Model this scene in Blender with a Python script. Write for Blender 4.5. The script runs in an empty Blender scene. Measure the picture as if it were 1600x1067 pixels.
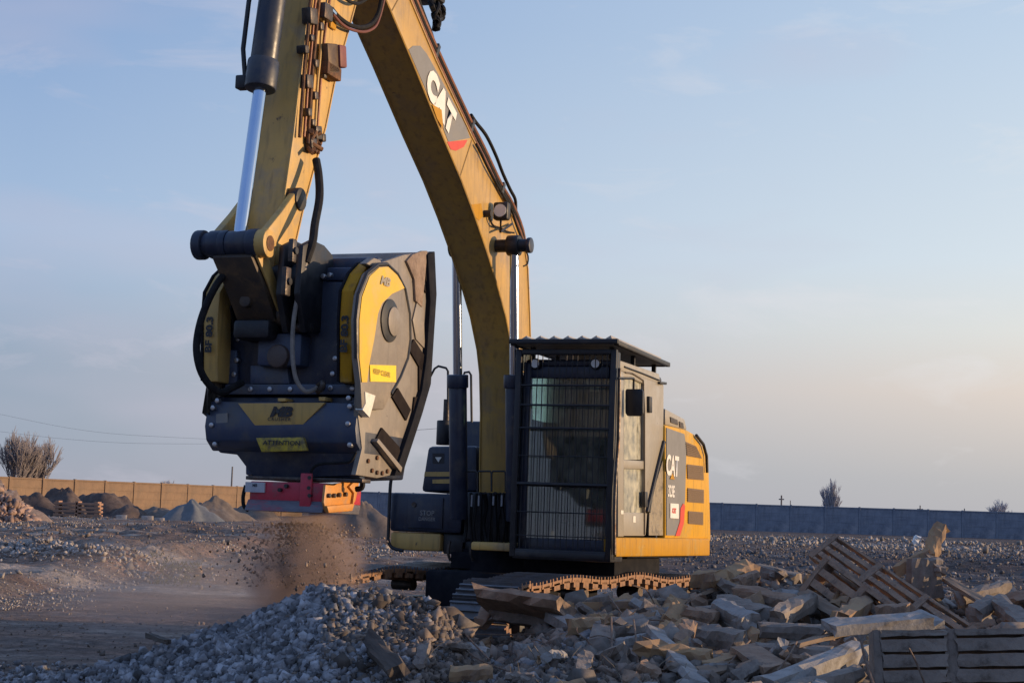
import bpy, bmesh, math, random
import numpy as np
from mathutils import Vector, Matrix
random.seed(7); rng = np.random.default_rng(7)
scn = bpy.context.scene
C = scn.collection
# ------------------------------------------------------------------ camera
FPX, PW, PH = 2600.0, 1600.0, 1067.0
ROLL = math.atan(.032); PITCH = math.atan(257.6*math.cos(ROLL)/FPX)
cF = Vector((0, math.cos(PITCH), math.sin(PITCH))); u0 = Vector((0, -math.sin(PITCH), math.cos(PITCH))); r0 = Vector((1, 0, 0))
cR = r0*math.cos(ROLL)+u0*math.sin(ROLL); cU = -r0*math.sin(ROLL)+u0*math.cos(ROLL)
EYE = Vector((0, 0, 1.5))
cd = bpy.data.cameras.new('camera'); cam = bpy.data.objects.new('camera', cd); C.objects.link(cam)
cam.matrix_world = Matrix(((cR.x, cU.x, -cF.x, EYE.x), (cR.y, cU.y, -cF.y, EYE.y), (cR.z, cU.z, -cF.z, EYE.z), (0, 0, 0, 1)))
cd.sensor_fit = 'HORIZONTAL'; cd.sensor_width = 36; cd.lens = 36*FPX/PW; cd.clip_start = .1; cd.clip_end = 6000
scn.camera = cam
# ------------------------------------------------------------------ sky, sun, exposure
SUN_EL, SUN_AZ = math.radians(5.4), math.radians(89.5)     # azimuth clockwise from +Y
world = bpy.data.worlds.new('World'); scn.world = world; world.use_nodes = True
nt = world.node_tree; N = nt.nodes; L = nt.links; N.clear()
out = N.new('ShaderNodeOutputWorld'); bg = N.new('ShaderNodeBackground'); L.new(bg.outputs[0], out.inputs[0])
sky = N.new('ShaderNodeTexSky'); sky.sky_type = 'NISHITA'; sky.sun_disc = False
sky.sun_elevation = SUN_EL; sky.sun_rotation = SUN_AZ; sky.air_density = 1.0; sky.dust_density = 1.2; sky.ozone_density = 2.0
tc = N.new('ShaderNodeTexCoord')
def wmath(op, a, b=None, c=None, clamp=False):
    n = N.new('ShaderNodeMath'); n.operation = op; n.use_clamp = clamp
    for i, x in enumerate((a, b, c)):
        if x is None: continue
        if isinstance(x, (int, float)): n.inputs[i].default_value = x
        else: L.new(x, n.inputs[i])
    return n.outputs[0]
def wmix(f, a, b, bt='MIX'):
    n = N.new('ShaderNodeMix'); n.data_type = 'RGBA'; n.blend_type = bt
    for s, x in ((0, f), (6, a), (7, b)):
        if isinstance(x, (int, float)): n.inputs[s].default_value = x
        elif isinstance(x, tuple): n.inputs[s].default_value = (*x, 1)
        else: L.new(x, n.inputs[s])
    return n.outputs[2]
def wramp(f, stops):
    n = N.new('ShaderNodeValToRGB'); e = n.color_ramp.elements
    while len(e) < len(stops): e.new(.5)
    for i, (p, c) in enumerate(stops): e[i].position = p; e[i].color = (*c, 1)
    L.new(f, n.inputs[0]); return n.outputs[0]
sx = N.new('ShaderNodeSeparateXYZ'); L.new(tc.outputs['Generated'], sx.inputs[0])
elev = wmath('MULTIPLY', sx.outputs[2], 1.0)
def lin(*c): return tuple((x/255/12.92 if x/255 <= .04045 else ((x/255+.055)/1.055)**2.4) for x in c)
# evening gradient: cool side (away from the sun) and warm side, both from horizon to zenith
SKY_A = [(0.0, lin(158, 160, 173)), (.03, lin(150, 160, 176)), (.08, lin(146, 161, 181)), (.15, lin(157, 179, 207)), (.28, lin(130, 158, 198)), (.5, lin(112, 146, 198)), (1, lin(104, 140, 196))]
SKY_B = [(0.0, lin(176, 175, 178)), (.022, lin(183, 181, 181)), (.075, lin(220, 206, 194)), (.11, lin(220, 219, 213)), (.15, lin(210, 219, 224)), (.28, lin(188, 205, 222)), (.5, lin(140, 168, 210)), (1, lin(104, 140, 196))]
ga = wramp(elev, SKY_A); gb = wramp(elev, SKY_B)
side = wmath('SMOOTH_MIN', wmath('MULTIPLY_ADD', sx.outputs[0], 1.5, .42), 1.0, .2, True)
grad = wmix(side, ga, gb)
# darker, cooler eastern sky behind the camera
back = wmath('MULTIPLY_ADD', sx.outputs[1], -.6, .25, True)
grad = wmix(wmath('MULTIPLY', back, .8), grad, wramp(elev, [(0, lin(126, 132, 156)), (.3, lin(92, 130, 194)), (1, lin(104, 140, 196))]))
nz = N.new('ShaderNodeTexNoise'); mp = N.new('ShaderNodeMapping'); mp.inputs['Scale'].default_value = (2.0, 2.0, 6.5)
mp.inputs['Rotation'].default_value = (0, .12, 0); mp.inputs['Location'].default_value = (3.1, .4, .7)
L.new(tc.outputs['Generated'], mp.inputs[0]); L.new(mp.outputs[0], nz.inputs[0])
nz.inputs['Scale'].default_value = 4.6; nz.inputs['Detail'].default_value = 7; nz.inputs['Roughness'].default_value = .6; nz.inputs['Distortion'].default_value = .5
cl = wramp(nz.outputs[0], [(.55, (0, 0, 0)), (.74, (1, 1, 1))])
clf = N.new('ShaderNodeSeparateColor'); L.new(cl, clf.inputs[0])
cloudc = wmix(side, lin(196, 192, 206), lin(222, 222, 222))
grad = wmix(wmath('MULTIPLY', clf.outputs[0], .42), grad, cloudc)
nz2 = N.new('ShaderNodeTexNoise'); nz2.inputs['Scale'].default_value = 2.4; nz2.inputs['Detail'].default_value = 3; L.new(mp.outputs[0], nz2.inputs[0])
pk = wramp(nz2.outputs[0], [(.5, (0, 0, 0)), (.75, (1, 1, 1))]); pkf = N.new('ShaderNodeSeparateColor'); L.new(pk, pkf.inputs[0])
grad = wmix(wmath('MULTIPLY', pkf.outputs[0], .35), grad, lin(186, 180, 196))
SKY_STR = .1
sv = wmix(1.0, sky.outputs[0], (SKY_STR, SKY_STR, SKY_STR), 'MULTIPLY')
fin = wmix(.93, sv, grad)
below = wmath('LESS_THAN', sx.outputs[2], -.02)
L.new(wmix(below, fin, (.05, .045, .042)), bg.inputs[0]); bg.inputs[1].default_value = 1.0
sd = bpy.data.lights.new('sun', 'SUN'); sd.energy = 4.0; sd.angle = math.radians(.6); sd.color = (1.0, .70, .41)
so = bpy.data.objects.new('sun', sd); C.objects.link(so); so.location = (40, 5, 20)
sdir = Vector((math.sin(SUN_AZ)*math.cos(SUN_EL), math.cos(SUN_AZ)*math.cos(SUN_EL), math.sin(SUN_EL)))
so.rotation_euler = sdir.to_track_quat('Z', 'Y').to_euler()
scn.view_settings.view_transform = 'Standard'; scn.view_settings.look = 'None'; scn.view_settings.gamma = 1; scn.view_settings.use_curve_mapping = False
scn.view_settings.exposure = 0.26
scn.cycles.use_denoising = True; scn.cycles.max_bounces = 6; scn.cycles.transparent_max_bounces = 16; scn.cycles.volume_bounces = 0
scn.cycles.volume_step_rate = 2.0; scn.cycles.sample_clamp_indirect = 6
# ------------------------------------------------------------------ helpers
def ray(u, v): return cF + cR*((u-800)/FPX) - cU*((v-533.5)/FPX)
def at(u, v, Y): r = ray(u, v); return EYE + r*(Y/r.y)          # point of the place seen at (u,v), Y metres away
hd, nq = math.radians(19.5), math.radians(.8)
_ef = Vector((-math.sin(hd), -math.cos(hd), 0)); EL = Vector((math.cos(hd), -math.sin(hd), 0))
EF = _ef*math.cos(nq)+Vector((0, 0, 1))*math.sin(nq); EZ = -_ef*math.sin(nq)+Vector((0, 0, 1))*math.cos(nq)
_o = at(957, 870, 15.3) - EF*1.35 - EL*1.40; ORG = _o - EZ*(_o.z/EZ.z)
MACH = Matrix(((EF.x, EL.x, EZ.x, ORG.x), (EF.y, EL.y, EZ.y, ORG.y), (EF.z, EL.z, EZ.z, ORG.z), (0, 0, 0, 1)))
def lo(u, v, ax, val):
    """machine-local point (forward, left, up) on the plane axis=val"""
    n = (EF, EL, EZ)[ax]; r = ray(u, v); t = (val-(EYE-ORG).dot(n))/r.dot(n); P = EYE+r*t-ORG
    return Vector((P.dot(EF), P.dot(EL), P.dot(EZ)))
def P2(l, ax, val):   # profile on a b-plane: (a, z) pairs ; on an a-plane: (b, z) pairs
    o = []
    for u, v in l:
        p = lo(u, v, ax, val); o.append((p.x, p.z) if ax == 1 else (p.y, p.z))
    return o
class MB:
    def __init__(s): s.v = []; s.f = []
    def add(s, vs, fs):
        k = len(s.v); s.v += [tuple(x) for x in vs]; s.f += [tuple(i+k for i in f) for f in fs]; return s
    def box(s, x0, x1, y0, y1, z0, z1, M=None):
        vs = [Vector((x, y, z)) for z in (z0, z1) for x, y in ((x0, y0), (x1, y0), (x1, y1), (x0, y1))]
        if M: vs = [M @ p for p in vs]
        return s.add(vs, [(3, 2, 1, 0), (4, 5, 6, 7), (0, 1, 5, 4), (1, 2, 6, 5), (2, 3, 7, 6), (3, 0, 4, 7)])
    def prism(s, prof, ax, c0, c1):
        """prof (a,z) extruded along b when ax==1, (b,z) extruded along a when ax==0, (a,b) along z when ax==2"""
        def mk(p, c): return {1: (p[0], c, p[1]), 0: (c, p[0], p[1]), 2: (p[0], p[1], c)}[ax]
        n = len(prof)
        return s.add([mk(p, c0) for p in prof]+[mk(p, c1) for p in prof],
                     [tuple(range(n)), tuple(range(2*n-1, n-1, -1))]+[(i, (i+1) % n, n+(i+1) % n, n+i) for i in range(n)])
    def tube(s, pts, r, n=8, closed=False):
        pts = [Vector(p) for p in pts]; m = len(pts)
        rs = r if isinstance(r, (list, tuple)) else [r]*m
        k = len(s.v); up = None
        for i, p in enumerate(pts):
            t = (pts[min(i+1, m-1)]-pts[max(i-1, 0)]).normalized()
            if up is None: up = t.orthogonal().normalized()
            up = (up - t*up.dot(t)).normalized(); w = t.cross(up)
            for j in range(n):
                an = 2*math.pi*j/n; s.v.append(tuple(p+(up*math.cos(an)+w*math.sin(an))*rs[i]))
        for i in range(m-1):
            for j in range(n):
                s.f.append((k+i*n+j, k+i*n+(j+1) % n, k+(i+1)*n+(j+1) % n, k+(i+1)*n+j))
        s.f.append(tuple(k+j for j in range(n-1, -1, -1))); s.f.append(tuple(k+(m-1)*n+j for j in range(n)))
        return s
    def rod(s, p, q, r, n=16): return s.tube([p, q], r, n)
    def build(s, name, m, parent=None, bevel=0, smooth=True, seg=2):
        me = bpy.data.meshes.new(name); me.from_pydata(s.v, [], s.f)
        bm = bmesh.new(); bm.from_mesh(me); bmesh.ops.recalc_face_normals(bm, faces=bm.faces)
        if bevel:
            es = [e for e in bm.edges if len(e.link_faces) == 2 and e.calc_face_angle(0) > .5]
            bmesh.ops.bevel(bm, geom=es, offset=bevel, segments=seg, affect='EDGES', profile=.5, clamp_overlap=True)
        bm.to_mesh(me); bm.free()
        if smooth: me.shade_smooth(); me.set_sharp_from_angle(angle=.6)
        me.materials.append(m)
        o = bpy.data.objects.new(name, me); C.objects.link(o)
        if parent: o.parent = parent
        return o
def tag(o, label=None, cat=None, group=None, kind=None):
    if label: o['label'] = label
    if cat: o['category'] = cat
    if group: o['group'] = group
    if kind: o['kind'] = kind
    return o
def empty(name, M, label=None, cat=None, group=None):
    o = bpy.data.objects.new(name, None); C.objects.link(o); o.matrix_world = M if isinstance(M, Matrix) else Matrix.Translation(M)
    o.empty_display_size = .2
    return tag(o, label, cat, group)
def catmull(pts, k=6):
    pts = [Vector(p) for p in pts]; P = [pts[0]]+pts+[pts[-1]]; o = []
    for i in range(1, len(P)-2):
        a, b, c, d = P[i-1], P[i], P[i+1], P[i+2]
        for j in range(k):
            t = j/k; o.append(.5*((2*b)+(c-a)*t+(2*a-5*b+4*c-d)*t*t+(3*b-a-3*c+d)*t**3))
    o.append(pts[-1]); return o
# ------------------------------------------------------------------ materials
def mat(name, c1, c2=None, scale=6., rough=.5, metal=0., bump=0., lo_=.4, hi=.65, c3=None, s3=1.5, rvar=.0, island=0., stretch=None, spec=None, detail=8, chips=0, chipc=(.13, .085, .05)):
    m = bpy.data.materials.new(name); m.use_nodes = True; t = m.node_tree; n = t.nodes; l = t.links
    b = n['Principled BSDF']; tcn = n.new('ShaderNodeTexCoord'); src = tcn.outputs['Object']
    if stretch:
        mpn = n.new('ShaderNodeMapping'); mpn.inputs['Scale'].default_value = stretch; l.new(src, mpn.inputs[0]); src = mpn.outputs[0]
    nzn = n.new('ShaderNodeTexNoise'); nzn.inputs['Scale'].default_value = scale; nzn.inputs['Detail'].default_value = detail; nzn.inputs['Roughness'].default_value = .65
    l.new(src, nzn.inputs[0])
    def ramp(sock, a, b_, ca, cb):
        r = n.new('ShaderNodeValToRGB'); r.color_ramp.elements[0].position = a; r.color_ramp.elements[1].position = b_
        r.color_ramp.elements[0].color = (*ca, 1); r.color_ramp.elements[1].color = (*cb, 1); l.new(sock, r.inputs[0]); return r.outputs[0]
    col = ramp(nzn.outputs[0], lo_, hi, c1, c2 or c1)
    if c3:
        n3 = n.new('ShaderNodeTexNoise'); n3.inputs['Scale'].default_value = s3; n3.inputs['Detail'].default_value = 10; n3.inputs['Roughness'].default_value = .7; l.new(src, n3.inputs[0])
        f = ramp(n3.outputs[0], .52, .66, (0, 0, 0), (1, 1, 1))
        mx = n.new('ShaderNodeMix'); mx.data_type = 'RGBA'; l.new(f, mx.inputs[0]); l.new(col, mx.inputs[6]); mx.inputs[7].default_value = (*c3, 1); col = mx.outputs[2]
    if chips:
        n4 = n.new('ShaderNodeTexNoise'); n4.inputs['Scale'].default_value = chips; n4.inputs['Detail'].default_value = 6; n4.inputs['Roughness'].default_value = .75; l.new(src, n4.inputs[0])
        f4 = ramp(n4.outputs[0], .64, .71, (0, 0, 0), (1, 1, 1))
        m4 = n.new('ShaderNodeMix'); m4.data_type = 'RGBA'; l.new(f4, m4.inputs[0]); l.new(col, m4.inputs[6]); m4.inputs[7].default_value = (*chipc, 1); col = m4.outputs[2]
        mp5 = n.new('ShaderNodeMapping'); mp5.inputs['Scale'].default_value = (9, 9, .9); l.new(tcn.outputs['Object'], mp5.inputs[0])
        n5 = n.new('ShaderNodeTexNoise'); n5.inputs['Scale'].default_value = 2.2; n5.inputs['Detail'].default_value = 5; l.new(mp5.outputs[0], n5.inputs[0])
        f5 = ramp(n5.outputs[0], .52, .78, (0, 0, 0), (.5, .5, .5)); m5 = n.new('ShaderNodeMix'); m5.data_type = 'RGBA'; l.new(f5, m5.inputs[0]); l.new(col, m5.inputs[6]); m5.inputs[7].default_value = (*[q*.8 for q in chipc], 1); col = m5.outputs[2]
    if island:
        g = n.new('ShaderNodeNewGeometry'); mr = n.new('ShaderNodeMapRange'); l.new(g.outputs['Random Per Island'], mr.inputs[0])
        mr.inputs[3].default_value = 1-island; mr.inputs[4].default_value = 1+island
        mx = n.new('ShaderNodeVectorMath'); mx.operation = 'SCALE'; l.new(col, mx.inputs[0]); l.new(mr.outputs[0], mx.inputs[3]); col = mx.outputs[0]
    l.new(col, b.inputs['Base Color'])
    b.inputs['Roughness'].default_value = rough; b.inputs['Metallic'].default_value = metal
    if spec is not None: b.inputs['Specular IOR Level'].default_value = spec
    if rvar:
        mr2 = n.new('ShaderNodeMapRange'); l.new(nzn.outputs[0], mr2.inputs[0]); mr2.inputs[1].default_value = .3; mr2.inputs[2].default_value = .7
        mr2.inputs[3].default_value = max(.02, rough-rvar); mr2.inputs[4].default_value = min(1, rough+rvar); l.new(mr2.outputs[0], b.inputs['Roughness'])
    if bump:
        bn = n.new('ShaderNodeBump'); bn.inputs['Strength'].default_value = min(1, bump); bn.inputs['Distance'].default_value = .02*max(1, bump)
        l.new(nzn.outputs[0], bn.inputs['Height']); l.new(bn.outputs[0], b.inputs['Normal'])
    return m
YEL = mat('yellow_paint', (.52, .315, .075), (.42, .265, .085), 5, .42, 0, .04, c3=(.36, .24, .11), s3=2.2, rvar=.12, chips=9)
YELB = mat('yellow_body_paint', (.66, .35, .018), (.58, .32, .03), 4, .5, 0, .03, spec=.25, c3=(.48, .31, .08), s3=2.5, rvar=.12, chips=10)
YELD = mat('dusty_yellow_paint', (.60, .37, .10), (.50, .33, .11), 4, .55, 0, .05, c3=(.42, .30, .15), s3=3, rvar=.1, chips=7)
YELC = mat('bright_yellow_panel', (.50, .25, .012), (.44, .22, .015), 6, .55, 0, .02, spec=.2, c3=(.45, .31, .1), s3=3, chips=11)
NAVY = mat('dark_blue_black_paint', (.013, .020, .042), (.026, .034, .058), 7, .42, 0, .08, c3=(.06, .058, .06), s3=3.0, rvar=.15, chips=12, chipc=(.09, .08, .075))
NAVYC = mat('blue_black_crusher_paint', (.040, .058, .105), (.062, .078, .118), 6, .42, 0, .1, c3=(.085, .085, .09), s3=3.0, rvar=.15, chips=12, chipc=(.11, .10, .10))
BLACK = mat('black_paint', (.009, .010, .014), (.018, .018, .021), 8, .5, 0, .04, c3=(.035, .032, .03), s3=4, rvar=.12)
MATT = mat('matt_black', (.010, .011, .016), (.02, .02, .024), 8, .9, spec=.15)
RUBBER = mat('black_rubber', (.010, .010, .012), (.022, .021, .021), 12, .75, bump=.1, spec=.2)
STEEL = mat('worn_steel', (.10, .085, .075), (.05, .045, .045), 14, .5, .7, .3, c3=(.12, .07, .045), s3=5, rvar=.15)
RUSTY = mat('rusty_steel', (.16, .075, .035), (.06, .035, .025), 18, .75, .3, .5, c3=(.25, .12, .05), s3=6)
CHROME = mat('sky_tinted_chrome', (.55, .63, .74), (.5, .58, .70), 3, .12, 1)  # neutral chrome tinted blue to paint in the reflected sky
DUSTY = mat('dusty_grey_side_paint', (.25, .215, .175), (.19, .165, .14), 5, .5, 0, .15, c3=(.32, .265, .205), s3=2.5, rvar=.1, chips=8, chipc=(.12, .10, .085))
DECAL = mat('grey_decal', (.20, .195, .19), (.17, .165, .16), 6, .5, c3=(.24, .22, .19), s3=3)
CABT = mat('pale_roof_slats', (.42, .38, .32), (.34, .31, .27), 8, .55)
CABS = mat('dusty_grey_cab_paint', (.36, .325, .26), (.29, .265, .22), 6, .38, 0, .03, c3=(.33, .29, .22), s3=2.5, rvar=.12)
WHITE = mat('white_paint', (.78, .76, .72), (.7, .68, .63), 9, .5)
RED = mat('red_paint', (.52, .03, .06), (.38, .03, .05), 9, .45, 0, .1, c3=(.2, .09, .09), s3=5)
REDD = mat('red_decal', (.62, .05, .02), (.55, .04, .02), 9, .5)
ORNG = mat('orange_painted_steel', (.62, .26, .045), (.5, .22, .05), 9, .5, 0, .2, c3=(.45, .25, .12), s3=6)
WEAR = mat('scraped_bare_steel', (.17, .16, .18), (.12, .115, .14), 10, .5, .4, .3, stretch=(1, 1, 4), c3=(.34, .07, .09), s3=3)
LENS = mat('lamp_lens', (.75, .75, .72), None, 3, .1)
PAPER = mat('white_sticker', (.75, .74, .66), (.62, .6, .52), 20, .5)
YSTK = mat('yellow_sticker', (.85, .62, .01), (.8, .56, .02), 20, .45)
SEAT = mat('seat_fabric', (.02, .02, .022), (.04, .035, .033), 30, .9)
SKIN_ = None
def glass(name, tint, r=.02, refl=.25, op=.0):
    m = bpy.data.materials.new(name); m.use_nodes = True; t = m.node_tree; n = t.nodes; l = t.links; n.clear()
    o = n.new('ShaderNodeOutputMaterial'); tr = n.new('ShaderNodeBsdfTransparent'); tr.inputs[0].default_value = (*tint, 1)
    gl = n.new('ShaderNodeBsdfGlossy'); gl.inputs[1].default_value = r; gl.inputs[0].default_value = (.95, .95, .95, 1)
    df = n.new('ShaderNodeBsdfDiffuse'); df.inputs[0].default_value = (.55, .53, .42, 1)
    fr = n.new('ShaderNodeLayerWeight'); fr.inputs[0].default_value = refl
    m1 = n.new('ShaderNodeMixShader'); l.new(fr.outputs['Fresnel'], m1.inputs[0]); l.new(tr.outputs[0], m1.inputs[1]); l.new(gl.outputs[0], m1.inputs[2])
    tcn = n.new('ShaderNodeTexCoord'); nzn = n.new('ShaderNodeTexNoise'); nzn.inputs['Scale'].default_value = 9; nzn.inputs['Detail'].default_value = 8; l.new(tcn.outputs['Object'], nzn.inputs[0])
    mr = n.new('ShaderNodeMapRange'); mr.inputs[1].default_value = .35; mr.inputs[2].default_value = .8; mr.inputs[3].default_value = op*.4; mr.inputs[4].default_value = op*1.8; l.new(nzn.outputs[0], mr.inputs[0])
    m2 = n.new('ShaderNodeMixShader'); l.new(mr.outputs[0], m2.inputs[0]); l.new(m1.outputs[0], m2.inputs[1]); l.new(df.outputs[0], m2.inputs[2])
    l.new(m2.outputs[0], o.inputs[0]); return m
GLASSF = glass('front_window_glass', (.86, .93, .91), .03, .46, .13)
GLASSG = glass('green_rear_glass', (.80, .98, .93), .03, .05, .01)
GLASSS = glass('dusty_side_glass', (.30, .36, .34), .08, .6, .62)
def text(name, s, m, parent, org, xd, yd, h, depth=.002, bold=.02, shear=0., squeeze=1., sp=1.):
    cu = bpy.data.curves.new(name, 'FONT'); cu.body = s; cu.size = 1; cu.extrude = 0; cu.offset = bold; cu.shear = shear; cu.space_character = sp; cu.resolution_u = 3
    cu.align_x = 'CENTER'; cu.align_y = 'CENTER'
    to = bpy.data.objects.new(name, cu); C.objects.link(to); bpy.context.view_layer.update()
    me = bpy.data.meshes.new_from_object(to.evaluated_get(bpy.context.evaluated_depsgraph_get())); bpy.data.objects.remove(to)
    xd = Vector(xd).normalized(); yd = Vector(yd).normalized(); z = xd.cross(yd).normalized(); k = h/.70
    M = Matrix(((xd.x*k*squeeze, yd.x*k, z.x, org[0]), (xd.y*k*squeeze, yd.y*k, z.y, org[1]), (xd.z*k*squeeze, yd.z*k, z.z, org[2]), (0, 0, 0, 1)))
    me.transform(M); me.materials.clear(); me.materials.append(m)
    o = bpy.data.objects.new(name, me); C.objects.link(o); o.parent = parent; return o
# ------------------------------------------------------------------ terrain
def vnoise(x, y, seed=0):
    xi = np.floor(x).astype(np.int64); yi = np.floor(y).astype(np.int64); fx = x-xi; fy = y-yi
    def h(a, b):
        n = (a*374761393 + b*668265263 + seed*1442695) & 0xffffffff; n = ((n ^ (n >> 13))*1274126177) & 0xffffffff
        return ((n ^ (n >> 16)) & 0xffff)/65535.0
    u = fx*fx*(3-2*fx); w = fy*fy*(3-2*fy)
    return (h(xi, yi)*(1-u)+h(xi+1, yi)*u)*(1-w)+(h(xi, yi+1)*(1-u)+h(xi+1, yi+1)*u)*w-.5
def fbm(x, y, o=4, seed=0):
    r = 0; a = 1
    for i in range(o): r = r+a*vnoise(x*2**i, y*2**i, seed+i*17); a *= .5
    return r
def sm(e0, e1, x): t = np.clip((x-e0)/(e1-e0), 0, 1); return t*t*(3-2*t)
def H(x, y):
    x = np.asarray(x, float); y = np.asarray(y, float); r = np.hypot(x, y)
    z = .05*fbm(x*.9, y*.9, 3, 3) + .16*fbm(x*.07, y*.05, 3, 9)*sm(22, 60, r)
    z = z - .45*sm(70, 150, y)*sm(-5, 30, x)
    z = z + (.10*np.abs(fbm(x*.35, y*1.1, 4, 21)) + .10*fbm(x*1.5, y*2.2, 4, 5))*sm(22, 34, y) + .03*fbm(x*.8, y*3.2, 3, 6)*sm(12, 16, y)
    # raised bank on the left with a worn edge that faces right
    e = -7.0+.7*fbm(x*0, y*.35, 3, 33)+.35*np.sin(y*.5); bank = sm(e+.55, e-.25, x)*sm(22, 25, y)*(1-sm(60, 75, y))
    z = z + bank*(.27+.16*fbm(x*1.3, y*1.2, 5, 40))
    # stony ridges across the middle ground
    z = z + .13*np.exp(-((y-41-.25*x)/2.2)**2)*(0.6+1.3*fbm(x*.25, y*.2, 3, 50))*sm(-1, -5, x)
    z = z + .14*np.exp(-((y-56+.3*x)/3)**2)*(0.6+1.3*fbm(x*.25, y*.2, 3, 51))
    z = z + .35*np.exp(-((x-25)/9)**2-((y-98)/5)**2) + (.15+.3*fbm(x*.35, y*.3, 4, 55))*np.exp(-((x-19)/11)**2-((y-52)/6)**2)
    z = z + .22*np.exp(-((x+9.2)/2.6)**2-((y-31.5+.3*(x+9))/1.1)**2)*(1+fbm(x*1.5, y*1.5, 3, 57))
    # crushed stone heap below the crusher
    dx = x+1.12; dy = y-11.45
    g = .91-np.where(dx < 0, -dx*.39, .13*dx+.80*np.maximum(dx-.62, 0))-np.abs(dy)*.52; g = g + .07*fbm(x*1.6, y*1.6, 3, 60)
    g = np.minimum(g, .87+.05*fbm(x*2, y*2, 2, 61)); skirt = .06*np.exp(-((x+3.0)/1.4)**2-((y-10.6)/1.2)**2)
    z = np.maximum(z, np.maximum(g, 0)*1.0) + skirt
    # demolition rubble heap on the right, in front of the tracks
    px = sm(-.9, .5, x); top = .33+.10*(y-9)
    rb = px*(top+.18*fbm(x*.8, y*.8, 3, 70))*(1-sm(12.9, 13.8, y-.85*np.clip((x-.2)/1.1, 0, 1)-.12*np.clip(x-1.5, 0, 9)))*sm(3.5, 8, y)
    rb = rb*(1-.15*sm(.9, 0, np.abs(x-.35))*sm(11.8, 12.6, y))
    z = np.maximum(z, rb)
    # low rubble behind, right
    z = z + .30*np.exp(-((x-7)/4)**2-((y-22)/3)**2)
    return z
def Hs(x, y): return float(H(np.array([x]), np.array([y]))[0])
def mesh_np(name, v, f, m, smooth=False):
    me = bpy.data.meshes.new(name); nv = len(v); nf = len(f); k = f.shape[1]
    me.vertices.add(nv); me.vertices.foreach_set('co', v.astype(np.float32).ravel())
    me.loops.add(nf*k); me.loops.foreach_set('vertex_index', f.astype(np.int32).ravel())
    me.polygons.add(nf); me.polygons.foreach_set('loop_start', (np.arange(nf)*k).astype(np.int32))
    me.update(calc_edges=True); me.validate()
    if smooth: me.shade_smooth()
    me.materials.append(m); o = bpy.data.objects.new(name, me); C.objects.link(o); return o
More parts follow.
